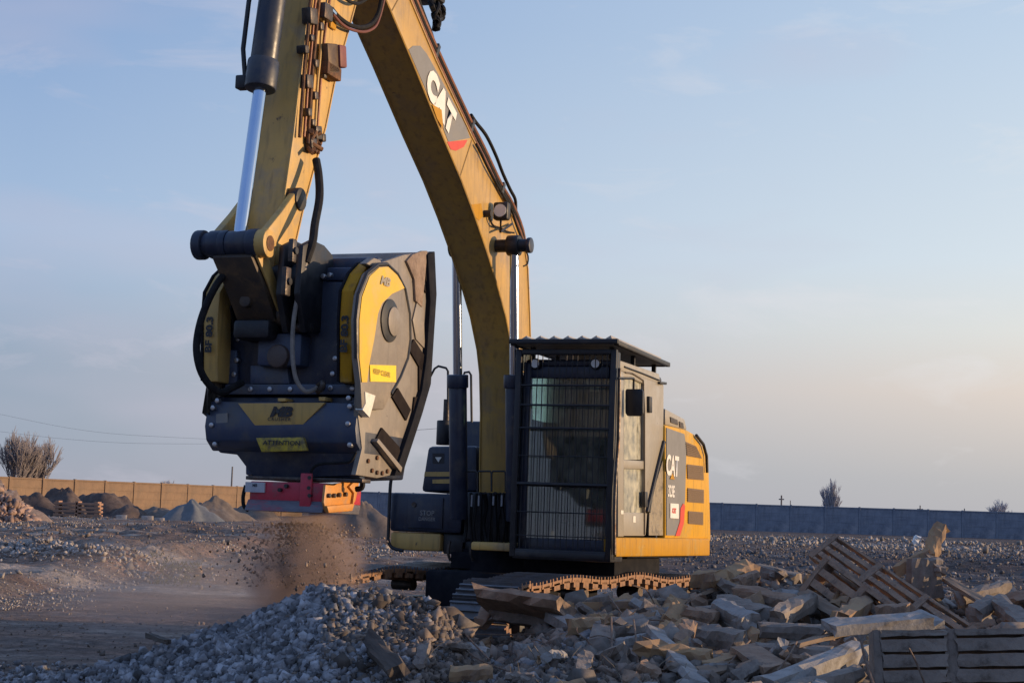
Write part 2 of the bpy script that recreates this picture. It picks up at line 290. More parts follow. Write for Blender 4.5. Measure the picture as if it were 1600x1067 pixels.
# ground sheet: rings around the viewpoint, fine ahead and coarse behind, out to the horizon
rr = np.concatenate([[0.0], np.geomspace(2.5, 60, 330), np.geomspace(61.5, 4000, 90)])
fa = np.radians(np.linspace(-28, 28, 420)); ca = np.radians(np.linspace(28, 332, 60))[1:-1]
aa = np.concatenate([fa, ca]); nA = len(aa)
RR, AA = np.meshgrid(rr, aa, indexing='ij'); X = RR*np.sin(AA); Y = RR*np.cos(AA); Z = H(X, Y)
Z = np.where(RR > 400, Z*0-.45*sm(-5, 30, X)*sm(70, 150, Y), Z)
ii, jj = np.meshgrid(np.arange(len(rr)-1), np.arange(nA), indexing='ij'); j2 = (jj+1) % nA
Fq = np.stack([ii*nA+jj, ii*nA+j2, (ii+1)*nA+j2, (ii+1)*nA+jj], -1).reshape(-1, 4)
def ground_mat():
    m = bpy.data.materials.new('stony_soil'); m.use_nodes = True; t = m.node_tree; n = t.nodes; l = t.links; b = n['Principled BSDF']
    b.inputs['Roughness'].default_value = .95; b.inputs['Specular IOR Level'].default_value = .2
    tcn = n.new('ShaderNodeTexCoord')
    def noise(sc, d=8, st=None, r=.65):
        q = n.new('ShaderNodeTexNoise'); q.inputs['Scale'].default_value = sc; q.inputs['Detail'].default_value = d; q.inputs['Roughness'].default_value = r
        if st:
            mpn = n.new('ShaderNodeMapping'); mpn.inputs['Scale'].default_value = st; l.new(tcn.outputs['Object'], mpn.inputs[0]); l.new(mpn.outputs[0], q.inputs[0])
        else: l.new(tcn.outputs['Object'], q.inputs[0])
        return q.outputs[0]
    def rmp(s, stops):
        r = n.new('ShaderNodeValToRGB'); e = r.color_ramp.elements
        while len(e) < len(stops): e.new(.5)
        for i, (p, c) in enumerate(stops): e[i].position = p; e[i].color = (*c, 1)
        l.new(s, r.inputs[0]); return r.outputs[0]
    def mix(f, a, b_, bt='MIX'):
        q = n.new('ShaderNodeMix'); q.data_type = 'RGBA'; q.blend_type = bt
        for k, x in ((0, f), (6, a), (7, b_)):
            if isinstance(x, (int, float)): q.inputs[k].default_value = x
            else: l.new(x, q.inputs[k])
        return q.outputs[2]
    big = rmp(noise(.16, 6, (.6, 1.6, 1)), [(.36, (.13, .085, .065)), (.45, (.26, .17, .125)), (.52, (.17, .13, .11)), (.60, (.32, .26, .215)), (.70, (.38, .34, .29))])
    mid = rmp(noise(1.3, 8, (.8, 1.7, 1)), [(.32, (.55, .52, .5)), (.5, (.95, .95, .95)), (.68, (1.35, 1.3, 1.25))])
    fine = rmp(noise(6, 10, (1, 1, 1), .75), [(.3, (.45, .43, .42)), (.5, (1, 1, 1)), (.68, (1.7, 1.6, 1.55))])
    c = mix(1, mix(1, big, mid, 'MULTIPLY'), fine, 'MULTIPLY')
    vo = n.new('ShaderNodeTexVoronoi'); vo.inputs['Scale'].default_value = 11; l.new(tcn.outputs['Object'], vo.inputs[0])
    st = rmp(vo.outputs['Distance'], [(.16, (1, 1, 1)), (.26, (0, 0, 0))]); pa = rmp(noise(.45, 5), [(.47, (0, 0, 0)), (.6, (1, 1, 1))])
    c = mix(mix(1, st, pa, 'MULTIPLY'), c, rmp(vo.outputs['Color'], [(0, (.2, .19, .18)), (1, (.4, .37, .34))]))
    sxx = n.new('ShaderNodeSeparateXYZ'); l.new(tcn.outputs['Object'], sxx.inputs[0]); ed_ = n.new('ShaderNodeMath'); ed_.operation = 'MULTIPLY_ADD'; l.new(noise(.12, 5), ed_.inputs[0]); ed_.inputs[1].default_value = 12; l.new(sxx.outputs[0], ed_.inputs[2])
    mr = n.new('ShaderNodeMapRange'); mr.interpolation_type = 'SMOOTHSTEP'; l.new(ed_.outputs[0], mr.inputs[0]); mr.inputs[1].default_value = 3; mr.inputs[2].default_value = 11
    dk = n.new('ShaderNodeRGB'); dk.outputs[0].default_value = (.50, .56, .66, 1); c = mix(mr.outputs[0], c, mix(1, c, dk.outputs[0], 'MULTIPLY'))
    l.new(c, b.inputs['Base Color'])
    bn = n.new('ShaderNodeBump'); bn.inputs['Strength'].default_value = .9; bn.inputs['Distance'].default_value = .10
    ad = n.new('ShaderNodeMath'); ad.operation = 'ADD'; l.new(noise(7, 9), ad.inputs[0]); ml = n.new('ShaderNodeMath'); ml.operation = 'MULTIPLY'; l.new(noise(2.2, 6), ml.inputs[0]); ml.inputs[1].default_value = 1.5
    l.new(ml.outputs[0], ad.inputs[1]); l.new(ad.outputs[0], bn.inputs['Height']); l.new(bn.outputs[0], b.inputs['Normal'])
    return m
GM = ground_mat()
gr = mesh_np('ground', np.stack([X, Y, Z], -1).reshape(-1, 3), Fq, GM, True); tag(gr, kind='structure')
# stones
t_ = (1+5**.5)/2
ICO = np.array([(-1, t_, 0), (1, t_, 0), (-1, -t_, 0), (1, -t_, 0), (0, -1, t_), (0, 1, t_), (0, -1, -t_), (0, 1, -t_), (t_, 0, -1), (t_, 0, 1), (-t_, 0, -1), (-t_, 0, 1)], float)/1.9
ICF = np.array([(0, 11, 5), (0, 5, 1), (0, 1, 7), (0, 7, 10), (0, 10, 11), (1, 5, 9), (5, 11, 4), (11, 10, 2), (10, 7, 6), (7, 1, 8), (3, 9, 4), (3, 4, 2), (3, 2, 6), (3, 6, 8), (3, 8, 9), (4, 9, 5), (2, 4, 11), (6, 2, 10), (8, 6, 7), (9, 8, 1)])
CUB = np.array([(x, y, z) for z in (-1, 1) for x, y in ((-1, -1), (1, -1), (1, 1), (-1, 1))], float)*.75
CUF = np.array([(0, 3, 2), (0, 2, 1), (4, 5, 6), (4, 6, 7), (0, 1, 5), (0, 5, 4), (1, 2, 6), (1, 6, 5), (2, 3, 7), (2, 7, 6), (3, 0, 4), (3, 4, 7)])
OCT = np.array([(1, 0, 0), (-1, 0, 0), (0, 1, 0), (0, -1, 0), (0, 0, 1), (0, 0, -1)], float)*1.05
OCF = np.array([(0, 2, 4), (2, 1, 4), (1, 3, 4), (3, 0, 4), (2, 0, 5), (1, 2, 5), (3, 1, 5), (0, 3, 5)])
def stones(name, P, S, m, label, cat, jit=.28, flat=.75, cubic=.5, sink=.15, cheap=False):
    n = len(P); vs = []; fs = []; k = 0
    for base, bf, sel in ((OCT if cheap else ICO, OCF if cheap else ICF, rng.random(n) > cubic), (CUB, CUF, None)):
        if sel is None: sel = ~last
        last = sel; q = int(sel.sum())
        if not q: continue
        V = base[None]+rng.normal(0, jit, (q, len(base), 3)); sc = np.stack([rng.uniform(.7, 1.35, q), rng.uniform(.6, 1.1, q), rng.uniform(flat*.6, flat*1.2, q)], -1)
        V = V*sc[:, None]*S[sel][:, None, None]
        A = rng.normal(size=(q, 4)); A[:, 0] += .3; A /= np.linalg.norm(A, axis=1)[:, None]; w, x, y, z = A.T
        R = np.stack([1-2*(y*y+z*z), 2*(x*y-z*w), 2*(x*z+y*w), 2*(x*y+z*w), 1-2*(x*x+z*z), 2*(y*z-x*w), 2*(x*z-y*w), 2*(y*z+x*w), 1-2*(x*x+y*y)], -1).reshape(q, 3, 3)
        V = np.einsum('nij,nkj->nki', R, V)+P[sel][:, None]; V[:, :, 2] += S[sel][:, None]*(.5-sink)
        vs.append(V.reshape(-1, 3)); fs.append((bf[None]+(np.arange(q)*len(base))[:, None, None]+k).reshape(-1, 3)); k += q*len(base)
    o = mesh_np(name, np.concatenate(vs), np.concatenate(fs), m); return tag(o, label, cat, None, 'stuff')
GREY = mat('crushed_grey_stone', (.165, .16, .165), (.315, .305, .31), 14, .85, 0, .5, island=.65, c3=(.09, .085, .08), s3=4)
BRWN = mat('brown_rubble_bits', (.165, .12, .09), (.26, .205, .165), 7, .9, 0, .3, island=.5)
PALE = mat('pale_stone_bits', (.24, .21, .185), (.34, .30, .27), 7, .9, 0, .3, island=.5)
def hp(x, y): return np.stack([x, y, H(x, y)], -1)
# crushed stone heap
n = 42000; x = rng.normal(-1.2, 1.2, n); y = 11.45+rng.normal(0, .85, n)-.25*np.abs(x+1.2)
k = (H(x, y) > .08) & (x < .35+.2*rng.normal(size=n)) & (x > -4.2); x, y = x[k], y[k]
g_ = x < -.95+.25*rng.normal(size=len(x))
stones('brown_heap_bits', hp(x[~g_], y[~g_]), rng.gamma(2.4, .0050, int((~g_).sum()))+.004, mat('dark_brown_bits', (.11, .085, .068), (.20, .16, .13), 9, .9, 0, .4, island=.6), 'brown and grey bits on the right flank of the stone heap', 'rubble', sink=.1)
x, y = x[g_], y[g_]
stones('gravel_heap', hp(x, y), np.minimum(rng.gamma(2.2, .0062, len(x))+.004, .045), GREY, 'blue-grey heap of crushed stone under the crusher outlet', 'gravel heap', sink=.1, jit=.20, cubic=.65)
n = 22000; x = rng.uniform(-4.6, .6, n); y = rng.uniform(7.6, 12.3, n)-.12*np.abs(x+1); k = (rng.random(n) < np.clip(1.25-(y-7.6)/4.2, .1, 1)*np.clip((x+3.6-.12*(11-y))/1.2, .05, 1)); x, y = x[k], y[k]
stones('loose_gravel', hp(x, y), rng.gamma(3, .0055, len(x))+.005, GREY, 'loose grey gravel strewn in front of the stone heap', 'gravel', jit=.18)
n = 12000; x = rng.uniform(-4.8, -1.6, n); y = rng.uniform(11.5, 14.4, n)-.28*(x+3); k = rng.random(n) < np.clip(1.3-(y-11.5)/2.6, 0, 1)*(.4+1.2*np.clip(fbm(x*1.2, y*1.2, 3, 88)+.3, 0, 1)); x, y = x[k], y[k]
stones('spread_gravel', hp(x, y), rng.gamma(2.5, .005, len(x))+.004, GREY, 'thin grey gravel spread at the lower left corner', 'gravel', jit=.18, cheap=True)
# rubble fines
n = 26000; x = rng.uniform(-.6, 7, n); y = rng.uniform(7.2, 14.0, n); k = (x/y < .42); x, y = x[k], y[k]
stones('fine_rubble', hp(x, y), rng.gamma(2.2, .008, len(x))+.005, BRWN, 'brown and grey crumbs between the broken slabs', 'rubble', cubic=.7)
n = 1500; x = rng.uniform(-.3, 7, n); y = rng.uniform(7.2, 14.0, n); k = (x/y < .42); x, y = x[k], y[k]
stones('broken_concrete_bits', hp(x, y), rng.gamma(3, .012, len(x))+.012, mat('broken_concrete', (.13, .105, .085), (.22, .185, .155), 8, .9, 0, .4, island=.4), 'fist sized concrete bits filling the rubble heap', 'rubble', cubic=.8, jit=.2)
# stones over the yard
n = 52000; r = np.exp(rng.uniform(math.log(14), math.log(130), n)); a = np.radians(rng.uniform(-21, 21, n)); x, y = r*np.sin(a), r*np.cos(a)
d = fbm(x*.22, y*.11, 4, 90)+.35*(y > 30)-.1; k = (rng.random(n) < np.clip(.15+1.3*d, .0, 1)); x, y, r = x[k], y[k], r[k]
stones('yard_stones', hp(x, y), (rng.gamma(2.0, .006, len(x))+.005)*np.clip(r/30, .5, 1.9), BRWN, 'brown stones and clods scattered over the open yard', 'stones', cubic=.2, cheap=True)
n = 90000; r = np.exp(rng.uniform(math.log(22), math.log(125), n)); a = np.radians(rng.uniform(-21, 21, n)); x, y = r*np.sin(a), r*np.cos(a)
d = np.maximum(fbm(x*.16, y*.09, 4, 93), fbm(x*.3, y*.12, 3, 97)); k = (rng.random(n) < np.clip(-.12+2.2*d, .0, 1)*np.where(x > 2+.04*y, .10, 1)); x, y, r = x[k], y[k], r[k]
stones('pale_yard_stones', hp(x, y), (rng.gamma(2.0, .0055, len(x))+.005)*np.clip(r/28, .6, 1.9), PALE, 'pale stone litter in streaks across the yard', 'stones', cubic=.2, cheap=True)
n = 3600; x = rng.normal(-9.2, 1.7, n); y = 31.4-.3*(x+9)+rng.normal(0, .8, n)
stones('pale_ridge_stones', hp(x, y), rng.gamma(2.2, .009, n)+.008, PALE, 'low ridge of pale and grey stones above the orange-lit bank', 'stones', cubic=.4)
n = 2600; x = rng.normal(21, 5, n); y = rng.normal(92, 7, n)
stones('pale_rubble_by_fence', hp(x, y), rng.gamma(2.0, .022, n)+.02, PALE, 'pale rubble band at the foot of the blue-grey fence', 'rubble', cubic=.6, cheap=True)
n = 6500; x = rng.normal(17, 9, n); y = rng.normal(50, 13, n); k = (y > 20) & (x > 4); x, y = x[k], y[k]
stones('dark_rubble', hp(x, y), rng.gamma(2.0, .015, len(x))+.01, mat('dark_rubble_bits', (.085, .08, .085), (.15, .14, .14), 6, .9, 0, .3, island=.5), 'dark broken rubble on the ground behind the machine on the right', 'rubble', cubic=.7, cheap=True)
# ------------------------------------------------------------------ boundary fences
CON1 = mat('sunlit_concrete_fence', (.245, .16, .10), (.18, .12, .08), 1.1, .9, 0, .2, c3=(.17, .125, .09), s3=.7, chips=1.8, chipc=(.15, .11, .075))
CON2 = mat('shade_tinted_concrete_fence', (.21, .245, .30), (.13, .155, .20), .9, .9, 0, .2, c3=(.27, .29, .33), s3=.6, chips=1.6, chipc=(.10, .115, .14))  # blue of the shade light is tinted into this concrete colour
def fence(p, q, label, m, step, h=2.45, lo_z=-.7, topfn=None):
    p = Vector(p); q = Vector(q); d = (q-p); n = max(1, round(d.length/step)); d.normalize(); yaw = math.atan2(d.y, d.x)
    root = empty('fence', Matrix.Translation(p) @ Matrix.Rotation(yaw, 4, 'Z'), label, 'fence'); st = (q-p).length/n
    pan = MB(); hh = [lo_z+i*(h-lo_z-.12)/5 for i in range(6)]
    for i in range(5): pan.box(.075, st-.075, -.035, .035, hh[i]+.012, hh[i+1]-.012)
    pan.box(.07, st-.07, -.018, .018, lo_z, h-.12); pan.box(.09, st-.09, -.06, .06, h-.12, h)
    o0 = pan.build('panel', m, root, .01, False, 1)
    pb = MB().box(-.08, .08, -.1, .1, lo_z, h+.04).build('post', m, root, .012, False, 1)
    for i in range(n):
        if i:
            c = o0.copy(); C.objects.link(c); c.location = (i*st, 0, random.uniform(-.02, .02)); c.rotation_euler = (random.uniform(-.015, .015), 0, 0)
            c2 = pb.copy(); C.objects.link(c2); c2.location = (i*st, 0, 0)
    return root
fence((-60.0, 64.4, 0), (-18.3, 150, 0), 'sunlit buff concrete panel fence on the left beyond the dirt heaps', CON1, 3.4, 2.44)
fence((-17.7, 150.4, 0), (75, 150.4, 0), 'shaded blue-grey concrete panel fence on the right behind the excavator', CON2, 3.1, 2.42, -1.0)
# ------------------------------------------------------------------ dirt heaps far left
def heap(x, y, rx, ry, h, m, label, seed, name='dirt_heap', sharp=1.0, cat='dirt heap'):
    na, nr = 44, 14; v = []; z0 = Hs(x, y)
    for i in range(nr+1):
        t = i/nr
        for j in range(na):
            an = 2*math.pi*j/na; w = 1+.22*math.sin(an*2+seed)+.1*math.sin(an*5+seed*2)
            px, py = rx*t*w*math.cos(an), ry*t*w*math.sin(an)
            v.append((px, py, h*(1-t**sharp)*(1+.0*t)))
    v = np.array(v); v[:, 2] += h*.55*fbm(v[:, 0]*1.3+seed*7, v[:, 1]*1.3, 5, seed)*(1-(np.arange(len(v))//na)/nr) - .12
    f = np.array([(i*na+j, i*na+(j+1) % na, (i+1)*na+(j+1) % na, (i+1)*na+j) for i in range(nr) for j in range(na)])
    o = mesh_np(name, v, f, m, True); o.location = (x, y, z0); tag(o, label, cat); return o
DIRT = mat('dark_soil', (.07, .048, .04), (.14, .10, .08), 2.5, .95, 0, 1, c3=(.05, .04, .04), s3=1.2)
DIRT2 = mat('brown_soil', (.13, .10, .08), (.19, .15, .12), 2.5, .95, 0, 1)
n = 2600; t_a = rng.uniform(0, 6.283, n); t_r = np.sqrt(rng.random(n)); x = gx_ = (-14-800)/FPX*80+2.9*t_r*np.cos(t_a); y = 80+2.5*t_r*np.sin(t_a)
P = np.stack([x, y, H(x, y)+2.15*(1-t_r)-.03], -1)
stones('brick_bits', P, rng.gamma(3, .025, n)+.02, mat('brick_bits', (.32, .21, .16), (.22, .15, .12), 5, .9, 0, .2, island=.5), 'brick bits covering the tall rubble heap at the left edge', 'rubble', cubic=.8)
SAND = mat('grey_sand', (.13, .14, .15), (.17, .175, .18), 4, .95, 0, .4)
BRK = mat('brick_rubble', (.27, .19, .14), (.17, .12, .10), 5, .95, 0, 1, c3=(.36, .28, .22), s3=4)
def gx(u, Y): return (u-800)/FPX*Y
heap(gx(-14, 80), 80, 2.9, 2.5, 2.15, BRK, 'tall brick rubble heap cut by the left edge', 1, 'rubble_heap', 1.0, 'rubble heap')
heap(gx(58, 100), 100, 2.2, 2, 1.45, DIRT, 'dark soil heap beside the tall brick rubble heap', 2, sharp=1.5)
heap(gx(108, 106), 106, 1.9, 2, 1.75, DIRT, 'dark rounded soil heap behind the timber stack', 3, sharp=1.8)
heap(gx(172, 108), 108, 3.0, 2, 1.6, DIRT, 'long low dark soil heap right of the timber stack', 4, sharp=2.6)
heap(gx(214, 103), 103, 1.5, 1.4, .95, DIRT, 'small dark soil heap at the end of the long one', 5, sharp=1.8)
heap(gx(345, 104), 104, 2.5, 2.2, 1.35, DIRT2, 'brown soil heap behind the grey sand cone', 6, sharp=1.5)
heap(gx(310, 98), 98, 1.7, 1.5, 1.25, SAND, 'small grey sand cone before the left fence', 7, 'sand_heap', 1.25, 'sand heap')
heap(gx(575, 70), 70, 1.5, 1.6, 1.55, DIRT2, 'brown soil heap right behind the hanging crusher', 8, sharp=1.6)
heap(gx(262, 106), 106, 1.6, 1.5, .85, DIRT2, 'low brown soil mound left of the grey sand cone', 9, sharp=1.8)
heap(gx(404, 112), 112, 2.2, 1.8, 1.25, DIRT2, 'brown soil mound directly left of the crusher outlet', 10, sharp=1.6)
heap(gx(20, 110), 110, 3.5, 1.8, 1.0, DIRT2, 'flat brown mound behind the tall brick rubble heap', 11, sharp=2.2)
# stack of timber between the heaps
WOODL = mat('reddish_timber', (.30, .17, .11), (.22, .13, .09), 3, .85, 0, .3, island=.3)
tx, ty = gx(96, 98), 98; root = empty('timber_stack', Vector((tx, ty, Hs(tx, ty))), 'low stack of reddish timber in front of the dark heaps', 'timber stack')
for k in range(4):
    for j in range(2):
        MB().box(j*1.4, j*1.4+1.3, 0, .9, .04+k*.22, .17+k*.22).build('plank', WOODL, root, .01, False, 1)
    for j in range(3): MB().box(.1+j*1.15, .3+j*1.15, .02, .85, .17+k*.22, .26+k*.22).build('bearer', WOODL, root, .01, False, 1)
for i, (u, yy, s) in enumerate(((243, 96, .32), (262, 95, .26), (203, 97, .3))):
    b = MB().box(-s, s, -s*.6, s*.6, 0, s*.9).build('pale_block', PALE, None, .04); b.location = (gx(u, yy), yy, Hs(gx(u, yy), yy)-.03)
    tag(b, ['pale squarish block left of the grey sand cone', 'pale block nearest the grey sand cone', 'pale block below the long dark heap'][i], 'block')
# ------------------------------------------------------------------ bare trees, poles and wires beyond the fence
BARK = mat('haze_pale_bark', (.24, .21, .21), (.32, .28, .27), 3, .95)  # bark lightened to put some distance haze into the colour
BARKF = mat('hazy_far_bark', (.40, .40, .44), (.46, .45, .48), 3, .95)  # far trees: distance haze painted in as paler, bluish bark
def bare_tree(x, y, h, w, label, seed, stems=7, group=None, bark=None):
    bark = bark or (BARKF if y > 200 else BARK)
    rnd = random.Random(seed); root = empty('bare_tree', Vector((x, y, -.4)), label, 'tree', group); tr = MB(); cr = MB()
    def grow(p, d, ln, r, lv):
        q = p+d*ln; mid = p+d*ln*.5+Vector((rnd.uniform(-1, 1), rnd.uniform(-1, 1), 0))*ln*.06
        (tr if lv < 1 else cr).tube([p, mid, q], [r, r*.85, r*.65], 5 if lv < 2 else 3)
        if lv >= 4: return
        for k in range(rnd.choice((4, 5, 5)) if lv < 3 else 5):
            nd = (d+Vector((rnd.uniform(-1, 1)*w, rnd.uniform(-1, 1)*w, rnd.uniform(-.15, .6)))*.62).normalized()
            st = p+d*ln*rnd.uniform(.35, 1.0); grow(st, nd, ln*rnd.uniform(.55, .82), max(r*.55, .022), lv+1)
    for s in range(stems):
        an = rnd.uniform(0, 6.28); d = Vector((math.cos(an)*w*.45, math.sin(an)*w*.3, 1)).normalized()
        grow(Vector((math.cos(an)*.15*w, math.sin(an)*.15, 0)), d, h*.34*rnd.uniform(.8, 1.15), .10, 0)
    tr.build('trunk', bark, root); cr.build('crown', bark, root)
bare_tree(gx(38, 175), 175, 9.2, .55, 'wide bare bush left of the other behind the left fence', 3, 6)
bare_tree(gx(68, 178), 178, 9.6, .5, 'bare bush with the taller crown behind the left fence', 4, 5)
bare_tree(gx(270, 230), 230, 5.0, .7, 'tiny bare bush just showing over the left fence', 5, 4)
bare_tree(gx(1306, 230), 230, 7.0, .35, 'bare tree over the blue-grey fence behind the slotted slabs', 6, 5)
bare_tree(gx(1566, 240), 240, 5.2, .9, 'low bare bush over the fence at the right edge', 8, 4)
POLE = mat('grey_pole', (.12, .115, .12), (.16, .15, .15), 3, .9)
def pole(u, y, ztop, label, r=.12, arm=0):
    root = empty('utility_pole', Vector((gx(u, y), y, -.5)), label, 'pole')
    MB().tube([(0, 0, 0), (0, 0, ztop+.5)], [r, r*.7], 8).build('shaft', POLE, root)
    if arm: MB().box(-arm, arm, -.05, .05, ztop-.1, ztop+.05).build('crossarm', POLE, root)
pole(371, 190, 5.0, 'thin pole left of the crusher outlet'); pole(1227, 220, 4.1, 'short pole nearest the cab above the fence', .14, .35)
pole(1241, 235, 3.6, 'thinner pole beside the short one above the fence', .08); pole(1443, 225, 3.4, 'small pole above the fence over the broken frame', .11, .4)
pole(1512, 240, 3.3, 'tiny pole above the right end of the fence', .1)
for k, (pts, lb) in enumerate((([(-260, 590), (0, 647), (130, 672), (250, 682), (420, 686), (700, 668)], 'upper sagging overhead wire in the left sky'), ([(-260, 640), (0, 674), (130, 688), (250, 693), (420, 690), (700, 668)], 'lower sagging overhead wire in the left sky'))):
    o = MB().tube(catmull([at(u, v, 210) for u, v in pts], 5), .012, 5).build('overhead_wire', POLE); tag(o, lb, 'wire')
# ------------------------------------------------------------------ excavator (machine-local: a forward, b left, z up)
EX = empty('excavator', MACH, 'large yellow tracked excavator with a caged black cab and raised boom', 'excavator')
B0 = -.06
# --- undercarriage
yawU = math.radians(10.5)
def U3(x, y, z): c, s = math.cos(yawU), math.sin(yawU); return Vector((x*c+y*s, -x*s+y*c, z))      # undercarriage frame -> machine frame (rotated to the right hand side)
Mu = Matrix(((math.cos(yawU), math.sin(yawU), 0, 0), (-math.sin(yawU), math.cos(yawU), 0, 0), (0, 0, 1, 0), (0, 0, 0, 1)))
MB().box(-1.0, 1.0, -.45, .45, .45, .85, Mu).build('car_body', MATT, EX, .04)
MB().tube([(0, 0, .80), (0, 0, 1.06)], .62, 28).build('swing_ring', MATT, EX)
TRACK = mat('worn_track_steel', (.13, .13, .14), (.09, .09, .095), 9, .38, .25, .2, c3=(.11, .09, .075), s3=6, rvar=.1)
TRUST = mat('rusty_track_edge', (.33, .17, .085), (.18, .105, .065), 12, .75, .1, .3)
shoe_mb = MB()
shoe_mb.box(-.088, .088, -.30, .30, -.012, .012)
for gx_ in (-.07, 0, .07): shoe_mb.box(gx_-.008, gx_+.008, -.298, .298, .008, .038)
for s in (-1, 1): shoe_mb.box(-.055, .055, s*.285-.015, s*.285+.012, -.075, -.012)
shoe_mb.box(-.088, .088, -.297, .297, -.03, -.0125)
for s in (-1, 1): shoe_mb.box(-.095, .095, s*.09-.02, s*.09+.02, -.10, -.012)
shoe_me = None
def track(yc, lab):
    global shoe_me
    root = empty('track', Matrix.Identity(4), lab); root.parent = EX; root.matrix_parent_inverse = Matrix.Identity(4)
    r = .37; zc = .42; xf, xr = 2.02, -1.98
    path = [(xf*0+x, zc+r+(.05*math.sin((x-xr)/(xf-xr)*math.pi*1.0)+.02*math.sin((x-xr)*4.4))) for x in np.linspace(xr, xf, 60)]
    path += [(xf+r*math.sin(t), zc+r*math.cos(t)) for t in np.linspace(.05, math.pi, 24)]
    path += [(x, zc-r) for x in np.linspace(xf, xr, 50)]
    path += [(xr-r*math.sin(t), zc-r*math.cos(t)) for t in np.linspace(.05, math.pi-.05, 24)]
    P = np.array(path+path[:1]); seg = np.hypot(*(P[1:]-P[:-1]).T); S = np.concatenate([[0], np.cumsum(seg)]); n = round(S[-1]/.19)
    for k in range(n):
        s = (k+.3)/n*S[-1]; i = min(int(np.searchsorted(S, s))-1, len(seg)-1); i = max(i, 0); t = (s-S[i])/seg[i]
        x, z = P[i]*(1-t)+P[i+1]*t; d = P[i+1]-P[i]; an = math.atan2(d[1], d[0])
        M = Mu @ Matrix.Translation((x, yc, z)) @ Matrix.Rotation(-an, 4, 'Y')
        if shoe_me is None:
            o = shoe_mb.build('track_shoe', TRACK, root, 0, False); shoe_me = o.data; shoe_me.materials.append(TRUST)
            for p_ in shoe_me.polygons:
                if abs(p_.normal.y) > .7 or p_.center.z < -.03: p_.material_index = 1
        else: o = bpy.data.objects.new('track_shoe', shoe_me); C.objects.link(o); o.parent = root
        o.matrix_basis = M
    for x in (xf, xr): MB().tube([Mu@Vector((x, yc-.07, zc)), Mu@Vector((x, yc+.07, zc))], .30, 24).build('idler' if x > 0 else 'sprocket', STEEL, root)
    MB().box(xr+.1, xf-.1, yc-.16, yc+.16, .34, .56, Mu).build('track_frame', BLACK, root, .03)
    for k in range(7): MB().tube([Mu@Vector((-1.6+k*.53, yc-.14, .20)), Mu@Vector((-1.6+k*.53, yc+.14, .20))], .09, 12).build('roller', STEEL, root)
    for k in range(2): MB().tube([Mu@Vector((-.6+k*1.2, yc-.12, .68)), Mu@Vector((-.6+k*1.2, yc+.12, .68))], .06, 12).build('roller', STEEL, root)
track(1.0, 'near left track half buried behind rubble'); track(-.95, 'far right track under the upper body')
# --- upper frame and body
MB().box(-2.1, .45, -.55, 1.3, 1.03, 1.14).build('upper_frame', BLACK, EX, .02)
MB().box(.2, 1.15, lo(735, 860, 0, 1.15).y, .40, 1.06, 1.14).build('front_deck', YELD, EX, .02)
MB().box(-1.2, .55, -.5, 1.2, .86, 1.028).build('underside_shade_box', MATT, EX, .02)  # matt black box added to keep the space under the body dark
# side profile, left body behind the cab
bs = 1.38
side = P2([(1040, 663), (1074, 671), (1086, 678), (1106, 706), (1108, 842), (1040, 842)], 1, bs)
MB().prism(side, 1, .45, bs).build('engine_side_panel', YELB, EX, .03)
top2 = [(p[0], p[1]) for p in side]
MB().prism([(top2[0][0]+.1, 1.14), (top2[0][0]+.1, top2[0][1]), (top2[1][0], top2[1][1]), (top2[3][0]+.25, top2[3][1]+.1), (top2[3][0]+.15, 1.14)], 1, -.95, .44).build('engine_hood', NAVY, EX, .03)
cw = P2([(1086, 676), (1106, 708), (1109, 842)], 1, bs)
MB().prism([(cw[0][0]-.02, cw[0][1]-.02), (cw[1][0]-.12, cw[1][1]-.03), (cw[2][0]-.14, 1.2), (cw[0][0]-.15, 1.06)], 1, -.95, bs-.01).build('counterweight', YELB, EX, .05)
sk = P2([(962, 839), (1108, 841), (1108, 868), (962, 870)], 1, bs+.02)
MB().prism(sk, 1, bs-.10, bs+.03).build('lower_skirt', YELC, EX, .02)
# grey decal area, red stripe, vents on the body side
bd = bs+.004
def sideplate(name, px, m, b, th=.004, parent=EX, bev=0): return MB().prism(P2(px, 1, b), 1, b, b+th).build(name, m, parent, bev, False)
sideplate('grey_decal', [(1041, 668), (1069, 678), (1072, 700), (1070, 780), (1062, 836), (1041, 836)], DECAL, bs+.001)
sideplate('red_stripe', [(1063, 794), (1067, 786), (1070, 790), (1068, 818), (1062, 837), (1055, 837), (1062, 815)], REDD, bs+.007)
VENT = mat('vent_mesh', (.20, .135, .085), (.13, .09, .06), 60, .8, .1, .5)
for q in ([(1071, 690), (1087, 697), (1096, 716), (1073, 712)], [(1073, 725), (1098, 728), (1099, 750), (1074, 748)], [(1074, 762), (1099, 765), (1099, 786), (1074, 784)], [(1075, 798), (1098, 800), (1098, 820), (1075, 818)]):
    sideplate('vent_grille', q, VENT, bs+.002, .006)
    p = P2(q, 1, bs+.008); m = MB()
    for i in range(1, 7):
        t = i/7; a0 = Vector((p[0][0]*(1-t)+p[3][0]*t, bs+.012, p[0][1]*(1-t)+p[3][1]*t)); a1 = Vector((p[1][0]*(1-t)+p[2][0]*t, bs+.012, p[1][1]*(1-t)+p[2][1]*t)); m.tube([a0, a1], .005, 4)
    m.build('vent_slat', VENT, EX, 0, False)
xb = Vector((-1, 0, 0)); zb = Vector((0, 0, 1))
def stext(s, u, v, h, m, sq=1., off=.010, name='lettering', sh=0): p = lo(u, v, 1, bs+off); return text(name, s, m, EX, p, xb, zb, h, bold=.035, squeeze=sq, shear=sh)
stext('CAT', 1051, 729, .20, WHITE, .95); stext('323E', 1049, 768, .115, WHITE, .85)
sideplate('emission_decal', [(1047, 786), (1060, 787), (1060, 810), (1047, 809)], WHITE, bs+.009)
